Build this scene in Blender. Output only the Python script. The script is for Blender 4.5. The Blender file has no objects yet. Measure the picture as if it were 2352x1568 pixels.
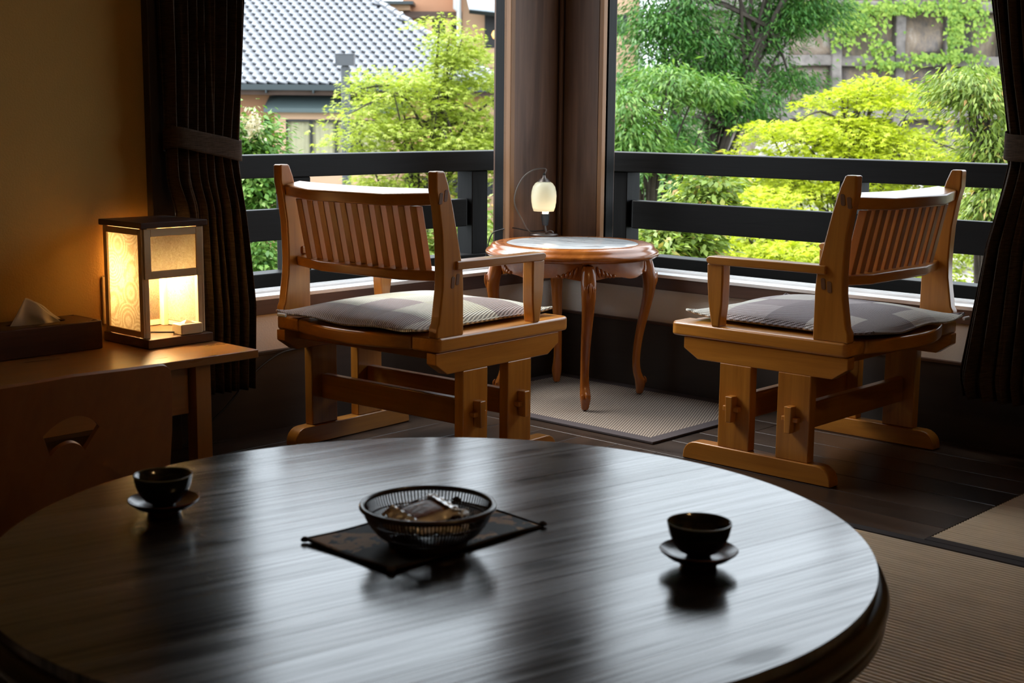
import bpy, bmesh, math, random
import numpy as np
from mathutils import Vector, Matrix, noise
random.seed(7); rng = np.random.default_rng(7)
PI = math.pi; rad = math.radians
sc = bpy.context.scene
C = sc.collection

# ------------------------------------------------------------------ camera, world, exposure
IMG_W, IMG_H, FPX = 2352, 1568, 3187.7
YAW, PITCH, ROLL, CAM_H = rad(47.187), rad(9.325), rad(.509), 1.0
_fw = Vector((math.sin(YAW)*math.cos(PITCH), math.cos(YAW)*math.cos(PITCH), -math.sin(PITCH)))
_r0 = Vector((math.cos(YAW), -math.sin(YAW), 0)); _u0 = _r0.cross(_fw)
_r = math.cos(ROLL)*_r0 + math.sin(ROLL)*_u0; _u = -math.sin(ROLL)*_r0 + math.cos(ROLL)*_u0
cam = bpy.data.cameras.new('camera'); cam.sensor_width = 36; cam.lens = FPX/IMG_W*36
cam.clip_start = .05; cam.clip_end = 300
cam.dof.use_dof = True; cam.dof.focus_distance = 4.3; cam.dof.aperture_fstop = 6.8
co = bpy.data.objects.new('camera', cam); C.objects.link(co)
co.matrix_world = Matrix(((_r.x, _u.x, -_fw.x, 0), (_r.y, _u.y, -_fw.y, 0), (_r.z, _u.z, -_fw.z, CAM_H), (0, 0, 0, 1)))
sc.camera = co

world = bpy.data.worlds.new('overcast_sky'); sc.world = world; world.use_nodes = True
bg = world.node_tree.nodes['Background']
bg.inputs[0].default_value = (.83, .92, 1.0, 1); bg.inputs[1].default_value = 3.6
sun = bpy.data.lights.new('sun', 'SUN'); sun.energy = 6.5; sun.angle = rad(38); sun.color = (1, .97, .91)
so = bpy.data.objects.new('sun', sun); C.objects.link(so); so.location = (8, 2, 12)
so.rotation_euler = Vector((-.16, .62, .80)).to_track_quat('Z', 'Y').to_euler()   # hazy sun, high over the left-hand window
sc.view_settings.view_transform = 'Standard'; sc.view_settings.look = 'None'
sc.view_settings.gamma = 1; sc.view_settings.use_curve_mapping = False
sc.view_settings.exposure = 0.0
try:
    sc.cycles.max_bounces = 8; sc.cycles.diffuse_bounces = 5; sc.cycles.glossy_bounces = 4
    sc.cycles.transparent_max_bounces = 8; sc.cycles.sample_clamp_indirect = 6
    sc.cycles.caustics_reflective = False; sc.cycles.caustics_refractive = False
except Exception: pass

def ray(px, py):
    return _fw + _r*((px-IMG_W/2)/FPX) + _u*((IMG_H/2-py)/FPX)
def on_z(px, py, z):
    d = ray(px, py); t = (z-CAM_H)/d.z; return Vector((d.x*t, d.y*t, z))
HF = Vector((math.sin(YAW), math.cos(YAW), 0)); HR = Vector((math.cos(YAW), -math.sin(YAW), 0))
def at(px, py, dist):            # point seen at a pixel, at a horizontal distance ahead
    d = ray(px, py); t = dist/(d.dot(HF)); return Vector((d.x*t, d.y*t, CAM_H+d.z*t))

# ------------------------------------------------------------------ materials
MATS = {}
def new_mat(name):
    m = bpy.data.materials.new(name); m.use_nodes = True
    nt = m.node_tree; b = nt.nodes['Principled BSDF']; MATS[name] = m
    return m, nt, b
def N(nt, t, **kw):
    n = nt.nodes.new(t)
    for k, v in kw.items():
        if hasattr(n, k): setattr(n, k, v)
        else: n.inputs[k].default_value = v
    return n
def L(nt, a, b): nt.links.new(a, b)
def rgba(c): return (c[0], c[1], c[2], 1)
def ramp(nt, src, stops):
    r = N(nt, 'ShaderNodeValToRGB'); e = r.color_ramp.elements
    while len(e) < len(stops): e.new(.5)
    for i, (p, c) in enumerate(stops): e[i].position = p; e[i].color = rgba(c)
    L(nt, src, r.inputs[0]); return r.outputs[0]
def mix(nt, fac, a, b, mode='MIX'):
    n = N(nt, 'ShaderNodeMix'); n.data_type = 'RGBA'; n.blend_type = mode
    for sock, v in ((n.inputs[0], fac), (n.inputs[6], a), (n.inputs[7], b)):
        if isinstance(v, bpy.types.NodeSocket): L(nt, v, sock)
        elif isinstance(v, (int, float)): sock.default_value = v
        else: sock.default_value = rgba(v)
    return n.outputs[2]
def math_(nt, op, a, b=0.0, c=None):
    n = N(nt, 'ShaderNodeMath'); n.operation = op
    for i, v in enumerate((a, b) + ((c,) if c is not None else ())):
        if isinstance(v, bpy.types.NodeSocket): L(nt, v, n.inputs[i])
        else: n.inputs[i].default_value = v
    return n.outputs[0]
def coords(nt, scale=(1, 1, 1), loc=None, kind='Object'):
    tc = N(nt, 'ShaderNodeTexCoord'); mp = N(nt, 'ShaderNodeMapping'); mp.inputs['Scale'].default_value = scale
    L(nt, tc.outputs[kind], mp.inputs[0])
    return mp.outputs[0]
def noise_(nt, vec, scale, detail=4, rough=.55, dist=0.0):
    n = N(nt, 'ShaderNodeTexNoise'); n.inputs['Scale'].default_value = scale; n.inputs['Detail'].default_value = detail
    n.inputs['Roughness'].default_value = rough; n.inputs['Distortion'].default_value = dist
    L(nt, vec, n.inputs['Vector']); return n.outputs['Fac']
def bump(nt, b, h, strength=.2, dist=.01):
    n = N(nt, 'ShaderNodeBump'); n.inputs['Strength'].default_value = strength; n.inputs['Distance'].default_value = dist
    L(nt, h, n.inputs['Height']); L(nt, n.outputs[0], b.inputs['Normal'])
def wood(name, ca, cb, axis='z', rough=.35, freq=1.0, bmp=.15, coat=0.0, spec=.5, vary=.12):
    m, nt, b = new_mat(name)
    s = {'x': (1.4, 16, 16), 'y': (16, 1.4, 16), 'z': (16, 16, 1.4)}[axis]
    s2 = {'x': (3, 90, 90), 'y': (90, 3, 90), 'z': (90, 90, 3)}[axis]
    tc = N(nt, 'ShaderNodeTexCoord'); oi = N(nt, 'ShaderNodeObjectInfo')
    off = N(nt, 'ShaderNodeVectorMath'); off.operation = 'SCALE'
    cmb = N(nt, 'ShaderNodeCombineXYZ')
    for i in range(3): L(nt, oi.outputs['Random'], cmb.inputs[i])
    L(nt, cmb.outputs[0], off.inputs[0]); off.inputs['Scale'].default_value = 7.0
    add = N(nt, 'ShaderNodeVectorMath'); L(nt, tc.outputs['Object'], add.inputs[0]); L(nt, off.outputs[0], add.inputs[1])
    m1 = N(nt, 'ShaderNodeMapping'); m1.inputs['Scale'].default_value = tuple(v*freq for v in s); L(nt, add.outputs[0], m1.inputs[0])
    m2 = N(nt, 'ShaderNodeMapping'); m2.inputs['Scale'].default_value = tuple(v*freq for v in s2); L(nt, add.outputs[0], m2.inputs[0])
    n1 = noise_(nt, m1.outputs[0], 1.0, 5, .6, 1.2); n2 = noise_(nt, m2.outputs[0], 1.0, 3, .6, .2)
    f = math_(nt, 'ADD', math_(nt, 'MULTIPLY', n1, .72), math_(nt, 'MULTIPLY', n2, .28))
    col = ramp(nt, f, [(.32, ca), (.68, cb)])
    hsv = N(nt, 'ShaderNodeHueSaturation'); L(nt, col, hsv.inputs['Color'])
    L(nt, math_(nt, 'ADD', math_(nt, 'MULTIPLY', oi.outputs['Random'], vary*2), 1-vary), hsv.inputs['Value'])
    L(nt, hsv.outputs[0], b.inputs['Base Color'])
    L(nt, math_(nt, 'ADD', math_(nt, 'MULTIPLY', n1, .16), rough-.08), b.inputs['Roughness'])
    b.inputs['Specular IOR Level'].default_value = spec; b.inputs['Coat Weight'].default_value = coat
    b.inputs['Coat Roughness'].default_value = .15
    bump(nt, b, f, bmp, .004)
    return m
def plain(name, col, rough=.5, metal=0.0, var=.0, scale=8.0, bmp=0.0, spec=.5, coat=0.0, bscale=60, kind='Object'):
    m, nt, b = new_mat(name)
    b.inputs['Base Color'].default_value = rgba(col); b.inputs['Roughness'].default_value = rough
    b.inputs['Metallic'].default_value = metal; b.inputs['Specular IOR Level'].default_value = spec
    b.inputs['Coat Weight'].default_value = coat
    v = coords(nt, kind=kind)
    n = noise_(nt, v, scale, 5)
    if var:
        L(nt, ramp(nt, n, [(.3, tuple(c*(1-var) for c in col)), (.7, tuple(min(1, c*(1+var)) for c in col))]), b.inputs['Base Color'])
    if bmp: bump(nt, b, noise_(nt, v, bscale, 3), bmp, .004)
    return m
def emit(name, col, s):
    m, nt, b = new_mat(name)
    b.inputs['Base Color'].default_value = rgba(col); b.inputs['Emission Color'].default_value = rgba(col); b.inputs['Emission Strength'].default_value = s
    return m
def leafmat(name, stops, trans=.35, rough=.45):
    m, nt, b = new_mat(name)
    g = N(nt, 'ShaderNodeNewGeometry')
    col = ramp(nt, g.outputs['Random Per Island'], stops)
    L(nt, col, b.inputs['Base Color']); b.inputs['Roughness'].default_value = rough
    b.inputs['Specular IOR Level'].default_value = .35
    tr = N(nt, 'ShaderNodeBsdfTranslucent'); L(nt, mix(nt, .5, col, (.9, 1, .2), 'MULTIPLY'), tr.inputs[0])
    mx = N(nt, 'ShaderNodeMixShader'); mx.inputs[0].default_value = trans
    L(nt, b.outputs[0], mx.inputs[1]); L(nt, tr.outputs[0], mx.inputs[2])
    L(nt, mx.outputs[0], nt.nodes['Material Output'].inputs[0])
    return m

CW_A, CW_B = (.33, .115, .013), (.55, .225, .030)
for ax in 'xyz': wood('chair_wood_'+ax, CW_A, CW_B, ax, .32, 1.0, .05, .45)
wood('slat_wood', (.36, .13, .026), (.50, .20, .045), 'z', .4, 1.0, .06, .1)
wood('pin_wood', (.12, .045, .012), (.20, .08, .02), 'z', .5)
for ax in 'xyz': wood('dark_rail_'+ax, (.0045, .0047, .005), (.009, .0092, .0098), ax, .5, 1.2, .25, 0, .16)
for ax in 'xyz': wood('dark_trim_'+ax, (.020, .011, .007), (.045, .026, .017), ax, .45, 1.0, .2)
wood('pillar_wood', (.060, .030, .018), (.185, .100, .062), 'z', .5, .6, .35)
wood('casing_wood', (.20, .095, .035), (.33, .16, .065), 'z', .5)
for ax in 'xy': wood('floor_wood_'+ax, (.026, .015, .010), (.058, .036, .024), ax, .30, .8, .12, .0, .5, .3)
for ax in 'xyz': wood('desk_wood_'+ax, (.27, .115, .030), (.39, .175, .05), ax, .3, .6, .04, .2)
wood('ply_wood', (.24, .080, .020), (.32, .115, .030), 'z', .45, .6, .04)
wood('walnut_x', (.030, .010, .006), (.085, .028, .014), 'x', .42, 1.0, .15)
wood('walnut_y', (.030, .010, .006), (.085, .028, .014), 'y', .42, 1.0, .15)
wood('lantern_base_wood', (.055, .026, .012), (.13, .062, .028), 'x', .4)
wood('lantern_frame_wood', (.66, .50, .30), (.78, .62, .40), 'z', .5, 1, .03)
wood('lantern_frame_wood_x', (.66, .50, .30), (.78, .62, .40), 'x', .5, 1, .03)
for ax in 'xz': wood('mahogany_'+ax, (.22, .056, .008), (.43, .135, .020), ax, .24, .8, .05, .6)
wood('board_wainscot', (.022, .016, .013), (.040, .029, .023), 'x', .5, .5, .25)
wood('board_wainscot_y', (.022, .016, .013), (.040, .029, .023), 'y', .5, .5, .25)
wood('sill_brown_x', (.055, .026, .017), (.11, .055, .036), 'x', .45)
wood('sill_brown_y', (.055, .026, .017), (.11, .055, .036), 'y', .45)
plain('plaster_warm', (.45, .272, .085), .9, 0, .05, 3, .25, .2, 0, 180)
plain('plaster_white', (.78, .76, .72), .9, 0, .04, 3, .2, .2, 0, 180)
plain('ceiling_board', (.30, .20, .12), .8, 0, .1, 4)
plain('track_alu', (.86, .87, .88), .34, .0, .05, 20)
plain('black_iron', (.03, .027, .025), .45, .8)
plain('pewter', (.16, .14, .13), .4, .9, .1, 40)
plain('bakelite', (.018, .018, .020), .35)
plain('cord_black', (.010, .010, .011), .55)
plain('heri_cloth', (.022, .016, .017), .9, 0, .2, 300)
plain('tissue_paper', (.80, .72, .62), .85, 0, .03, 30, .1, .2)
plain('cream_plastic', (.78, .66, .44), .45)
plain('outlet_plate', (.58, .45, .26), .5, 0, .03)
plain('white_tag', (.85, .84, .86), .7)
plain('glaze_dark', (.010, .013, .010), .12, 0, .2, 20, 0, .6)
plain('glaze_rim', (.12, .11, .07), .2)
plain('tea', (.05, .035, .008), .05)
plain('lacquer', (.050, .012, .009), .26, 0, .2, 12, 0, .5, .0)
plain('bamboo_dark', (.030, .012, .006), .35, 0, .25, 50, 0, .5, .2)
plain('wrapper', (.92, .92, .94), .2, 0, .10, 40, .6, .7, .8, 90)
plain('bean_cake', (.20, .085, .035), .35, 0, .25, 60, .4)
plain('plum_cake', (.09, .02, .09), .3, 0, .25, 60, .3)
plain('rug_border', (.055, .042, .045), .95, 0, .15, 260)
# --- round table top: charred, brushed cedar, with knots at their own places
def table_top_mat():
    m, nt, b = new_mat('brushed_cedar')
    tc = N(nt, 'ShaderNodeTexCoord'); oi = N(nt, 'ShaderNodeObjectInfo')
    mp = N(nt, 'ShaderNodeMapping'); mp.inputs['Scale'].default_value = (1.6, 55, 1); L(nt, tc.outputs['Object'], mp.inputs[0])
    mpb = N(nt, 'ShaderNodeMapping'); mpb.inputs['Scale'].default_value = (.9, 11, 1); L(nt, tc.outputs['Object'], mpb.inputs[0])
    mpc = N(nt, 'ShaderNodeMapping'); mpc.inputs['Scale'].default_value = (4, 230, 1); L(nt, tc.outputs['Object'], mpc.inputs[0])
    # knots
    k = None
    sep = N(nt, 'ShaderNodeSeparateXYZ'); L(nt, tc.outputs['Object'], sep.inputs[0])
    for kx, ky, kr in KNOTS:
        dx = math_(nt, 'MULTIPLY', math_(nt, 'SUBTRACT', sep.outputs[0], kx), 1/(kr*2.6))
        dy = math_(nt, 'MULTIPLY', math_(nt, 'SUBTRACT', sep.outputs[1], ky), 1/kr)
        d2 = math_(nt, 'ADD', math_(nt, 'MULTIPLY', dx, dx), math_(nt, 'MULTIPLY', dy, dy))
        g = math_(nt, 'POWER', 2.718, math_(nt, 'MULTIPLY', d2, -1.0))
        k = g if k is None else math_(nt, 'MAXIMUM', k, g)
    n1 = noise_(nt, mp.outputs[0], 1, 4, .6, .5); n2 = noise_(nt, mpb.outputs[0], 1, 3, .5, .4); n3 = noise_(nt, mpc.outputs[0], 1, 2, .5, 0)
    blot = noise_(nt, coords(nt, (3, 5, 1)), 1, 2)
    h = math_(nt, 'ADD', math_(nt, 'ADD', math_(nt, 'MULTIPLY', n1, .62), math_(nt, 'MULTIPLY', n3, .38)), math_(nt, 'MULTIPLY', k, -.8))
    col = ramp(nt, h, [(.25, (.006, .005, .0045)), (.7, (.030, .022, .017))])
    col = mix(nt, math_(nt, 'MULTIPLY', k, .8), col, (.004, .003, .003))
    hsv = N(nt, 'ShaderNodeHueSaturation'); L(nt, col, hsv.inputs['Color'])
    L(nt, math_(nt, 'ADD', math_(nt, 'MULTIPLY', oi.outputs['Random'], .7), .65), hsv.inputs['Value'])
    L(nt, hsv.outputs[0], b.inputs['Base Color'])
    r = math_(nt, 'ADD', math_(nt, 'MULTIPLY', math_(nt, 'ADD', math_(nt, 'MULTIPLY', n2, .5), math_(nt, 'MULTIPLY', n1, .5)), .26), math_(nt, 'MULTIPLY', blot, .08))
    L(nt, math_(nt, 'ADD', math_(nt, 'ADD', r, .02), math_(nt, 'MULTIPLY', oi.outputs['Random'], .04)), b.inputs['Roughness'])
    b.inputs['IOR'].default_value = 1.72
    st_ = math_(nt, 'ADD', math_(nt, 'MULTIPLY', n1, .36), math_(nt, 'ADD', math_(nt, 'MULTIPLY', n3, .46), math_(nt, 'MULTIPLY', n2, .18)))
    mr = N(nt, 'ShaderNodeMapRange'); L(nt, math_(nt, 'SUBTRACT', st_, math_(nt, 'MULTIPLY', k, .30)), mr.inputs[0])
    for i_, v_ in ((1, .38), (2, .60), (3, .16), (4, .90)): mr.inputs[i_].default_value = v_
    L(nt, mr.outputs[0], b.inputs['Specular IOR Level'])
    bump(nt, b, h, .22, .0016)
    return m
def tatami_mat_():
    m, nt, b = new_mat('rush_mat')
    v = coords(nt, (160, 5, 1)); v2 = coords(nt, (1, 1, 1))
    f = math_(nt, 'ADD', math_(nt, 'MULTIPLY', noise_(nt, v, 1, 3), .6), math_(nt, 'MULTIPLY', noise_(nt, v2, 6, 4), .4))
    L(nt, ramp(nt, f, [(.3, (.40, .315, .215)), (.7, (.62, .50, .36))]), b.inputs['Base Color'])
    b.inputs['Roughness'].default_value = .6; b.inputs['Specular IOR Level'].default_value = .35
    return m
def rug_mat():
    m, nt, b = new_mat('sisal_weave')
    v = coords(nt, (1, 1, 1)); sep = N(nt, 'ShaderNodeSeparateXYZ'); L(nt, v, sep.inputs[0])
    P = 2*PI/.0098
    row = math_(nt, 'FLOOR', math_(nt, 'MULTIPLY', sep.outputs[0], 1/.0098))
    sx = math_(nt, 'SINE', math_(nt, 'MULTIPLY', sep.outputs[0], P))
    sy = math_(nt, 'SINE', math_(nt, 'ADD', math_(nt, 'MULTIPLY', sep.outputs[1], P), math_(nt, 'MULTIPLY', row, PI)))
    d = math_(nt, 'MULTIPLY', math_(nt, 'ADD', math_(nt, 'MULTIPLY', sx, sx), math_(nt, 'MULTIPLY', sy, 1.0)), .5)
    col = ramp(nt, d, [(.22, (.070, .050, .043)), (.55, (.50, .41, .32))])
    L(nt, mix(nt, noise_(nt, v, 30, 3), col, (.5, .45, .4), 'MULTIPLY'), b.inputs['Base Color'])
    L(nt, col, b.inputs['Base Color'])
    b.inputs['Roughness'].default_value = .9; bump(nt, b, d, .6, .004)
    return m
def marble_mat():
    m, nt, b = new_mat('grey_marble')
    v = coords(nt); n = noise_(nt, v, 7, 6, .6, 1.5)
    w = N(nt, 'ShaderNodeTexWave'); w.inputs['Scale'].default_value = 2.2; w.inputs['Distortion'].default_value = 9; w.inputs['Detail'].default_value = 4
    L(nt, v, w.inputs[0])
    vein = ramp(nt, w.outputs['Fac'], [(.0, (.0, .0, .0)), (.035, (1, 1, 1))])
    col = ramp(nt, n, [(.3, (.36, .39, .41)), (.7, (.52, .545, .56))])
    L(nt, mix(nt, vein, (.20, .21, .23), col), b.inputs['Base Color']); b.inputs['Roughness'].default_value = .16
    return m
def cushion_mat(name, pal, seed):
    m, nt, b = new_mat(name)
    v = coords(nt); mp = N(nt, 'ShaderNodeMapping'); mp.inputs['Scale'].default_value = (7.4, 7.4, 0); mp.inputs['Location'].default_value = (seed, seed*1.7, 0); L(nt, v, mp.inputs[0])
    fl = N(nt, 'ShaderNodeVectorMath'); fl.operation = 'FLOOR'; L(nt, mp.outputs[0], fl.inputs[0])
    wn = N(nt, 'ShaderNodeTexWhiteNoise'); wn.noise_dimensions = '2D'; L(nt, fl.outputs[0], wn.inputs['Vector'])
    r = N(nt, 'ShaderNodeValToRGB'); r.color_ramp.interpolation = 'CONSTANT'; e = r.color_ramp.elements
    while len(e) < len(pal): e.new(.5)
    for i, c in enumerate(pal): e[i].position = i/len(pal); e[i].color = rgba(c)
    L(nt, wn.outputs['Value'], r.inputs[0])
    sep = N(nt, 'ShaderNodeSeparateXYZ'); L(nt, v, sep.inputs[0])
    d = math_(nt, 'ADD', sep.outputs[0], math_(nt, 'MULTIPLY', sep.outputs[1], .35))
    tw = math_(nt, 'SINE', math_(nt, 'MULTIPLY', d, 2*PI/.0072))
    tw2 = math_(nt, 'SINE', math_(nt, 'MULTIPLY', sep.outputs[1], 2*PI/.006))
    f = math_(nt, 'ADD', math_(nt, 'MULTIPLY', tw, .5), .5)
    col = mix(nt, f, r.outputs[0], mix(nt, .78, r.outputs[0], (.06, .05, .042)))
    L(nt, col, b.inputs['Base Color']); b.inputs['Roughness'].default_value = .75; b.inputs['Specular IOR Level'].default_value = .25
    b.inputs['Sheen Weight'].default_value = .2
    bump(nt, b, math_(nt, 'ADD', tw, math_(nt, 'MULTIPLY', tw2, .4)), .45, .002)
    return m
def paper_mat(name, swirl, k=1.0):
    m, nt, b = new_mat(name)
    v = coords(nt)
    n = noise_(nt, v, 90, 6, .7, 2.5)
    if swirl:
        vo = N(nt, 'ShaderNodeTexVoronoi'); vo.inputs['Scale'].default_value = 13; L(nt, v, vo.inputs['Vector'])
        w = math_(nt, 'SINE', math_(nt, 'MULTIPLY', vo.outputs['Distance'], 55.0))
        n = math_(nt, 'ADD', math_(nt, 'MULTIPLY', n, .75), math_(nt, 'MULTIPLY', w, .10))
    col = ramp(nt, n, [(.28, (.50, .40, .25)), (.62, (.90, .80, .60))])
    L(nt, col, b.inputs['Base Color']); b.inputs['Roughness'].default_value = .8
    tr = N(nt, 'ShaderNodeBsdfTranslucent'); L(nt, mix(nt, 1.0, col, (k, k*.92, k*.80), 'MULTIPLY'), tr.inputs[0])
    mx = N(nt, 'ShaderNodeMixShader'); mx.inputs[0].default_value = .62 if k < .9 else .85
    L(nt, b.outputs[0], mx.inputs[1]); L(nt, tr.outputs[0], mx.inputs[2]); L(nt, mx.outputs[0], nt.nodes['Material Output'].inputs[0])
    return m
def glass_shade_mat():
    m, nt, b = new_mat('opal_glass')
    b.inputs['Base Color'].default_value = (.86, .89, .80, 1); b.inputs['Roughness'].default_value = .12
    tr = N(nt, 'ShaderNodeBsdfTranslucent'); tr.inputs[0].default_value = (.88, .88, .78, 1)
    mx = N(nt, 'ShaderNodeMixShader'); mx.inputs[0].default_value = .55
    L(nt, b.outputs[0], mx.inputs[1]); L(nt, tr.outputs[0], mx.inputs[2]); L(nt, mx.outputs[0], nt.nodes['Material Output'].inputs[0])
    return m
def curtain_mat():
    m, nt, b = new_mat('curtain_cloth')
    v = coords(nt, (26, 26, 330)); n = noise_(nt, v, 1, 3)
    v2 = coords(nt, (900, 900, 40)); n2 = noise_(nt, v2, 1, 2)
    f = math_(nt, 'ADD', math_(nt, 'MULTIPLY', n, .65), math_(nt, 'MULTIPLY', n2, .35))
    L(nt, ramp(nt, f, [(.32, (.022, .014, .010)), (.68, (.085, .055, .036))]), b.inputs['Base Color'])
    b.inputs['Roughness'].default_value = .9; b.inputs['Specular IOR Level'].default_value = .15
    bump(nt, b, f, .35, .003); return m
def mat_cloth():
    m, nt, b = new_mat('brocade_cloth')
    v = coords(nt); n = noise_(nt, v, 13, 4, .6, .8); n2 = noise_(nt, v, 34, 3, .6, .3)
    f = math_(nt, 'ADD', math_(nt, 'MULTIPLY', n, .7), math_(nt, 'MULTIPLY', n2, .3))
    L(nt, ramp(nt, f, [(.53, (.008, .010, .012)), (.55, (.30, .165, .075))]), b.inputs['Base Color'])
    b.inputs['Roughness'].default_value = .75; bump(nt, b, noise_(nt, v, 600, 2), .3, .001); return m
def rock_mat():
    m, nt, b = new_mat('weathered_rock')
    v = coords(nt, (1, 1, .45)); n = noise_(nt, v, .9, 8, .65, .6); n2 = noise_(nt, v, 4, 6, .7)
    f = math_(nt, 'ADD', math_(nt, 'MULTIPLY', n, .65), math_(nt, 'MULTIPLY', n2, .35))
    L(nt, ramp(nt, f, [(.34, (.045, .040, .040)), (.45, (.17, .145, .135)), (.54, (.33, .25, .185)), (.62, (.44, .39, .35)), (.72, (.60, .56, .52))]), b.inputs['Base Color'])
    b.inputs['Roughness'].default_value = .9; bump(nt, b, n2, .6, .05); return m
marble_mat(); tatami_mat_(); rug_mat(); curtain_mat(); mat_cloth(); rock_mat(); glass_shade_mat()
paper_mat('washi_swirl', True, .36); paper_mat('washi_front', False, .15); paper_mat('washi_side', False, .3); paper_mat('washi_fibre', False, 1.0)
cushion_mat('cushion_green', [(.66, .64, .54), (.80, .79, .66), (.34, .26, .24), (.72, .70, .53), (.42, .34, .33), (.78, .76, .68)], 3.3)
cushion_mat('cushion_grey', [(.58, .55, .53), (.28, .23, .255), (.70, .70, .63), (.21, .175, .20), (.74, .74, .67), (.42, .37, .39)], 8.1)
plain('roof_tile', (.225, .235, .255), .42, 0, .10, 2.5, 0, .5)
plain('roof_under', (.035, .037, .042), .8)
plain('house_wall', (.52, .27, .155), .9, 0, .06, 1.5)
plain('house_wall_pale', (.62, .40, .26), .9, 0, .05, 1.2)
plain('hood_metal', (.085, .115, .115), .45, .2)
plain('gutter', (.035, .05, .055), .4)
plain('frame_dark', (.012, .013, .015), .4)
plain('glass_dark', (.03, .036, .04), .12)
plain('drape_cream', (.50, .47, .30), .9, 0, .1, 6)
plain('eave_wood', (.10, .06, .045), .7, 0, .2, 4)
plain('white_pipe', (.70, .70, .70), .4)
plain('zinc_roof', (.55, .60, .64), .4, .2)
plain('flue_grey', (.10, .105, .115), .5, .3)
plain('concrete', (.21, .185, .17), .9, 0, .55, 2.2, .5, .2, 0, 12)
plain('boulder', (.42, .39, .36), .9, 0, .4, 1.5, .5, .2, 0, 9)
plain('garden_soil', (.045, .055, .025), .95, 0, .5, .5)
plain('bark', (.060, .048, .040), .9, 0, .35, 9, .6, .2, 0, 25)
emit('bulb_warm', (1, .62, .30), 10.0)
emit('bulb_small', (1, .70, .42), 14.0)
emit('lamp_window', (1, .62, .22), 1.3)
leafmat('leaf_lime', [(0, (.34, .42, .02)), (.5, (.52, .60, .035)), (1, (.66, .68, .06))], .42)
leafmat('leaf_yellowgreen', [(0, (.26, .35, .04)), (.5, (.46, .55, .085)), (1, (.60, .64, .14))], .40)
leafmat('leaf_dark', [(0, (.035, .12, .025)), (.5, (.075, .21, .04)), (1, (.15, .31, .065))], .3)
leafmat('leaf_mid', [(0, (.07, .18, .03)), (.5, (.14, .29, .05)), (1, (.26, .40, .09))], .35)
leafmat('leaf_olive', [(0, (.12, .19, .03)), (.5, (.23, .33, .055)), (.93, (.36, .45, .09)), (1, (.45, .25, .09))], .35)
leafmat('leaf_pale', [(0, (.42, .36, .24)), (1, (.60, .52, .38))], .3)
leafmat('leaf_ivy', [(0, (.13, .26, .03)), (1, (.36, .50, .07))], .3)

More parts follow.
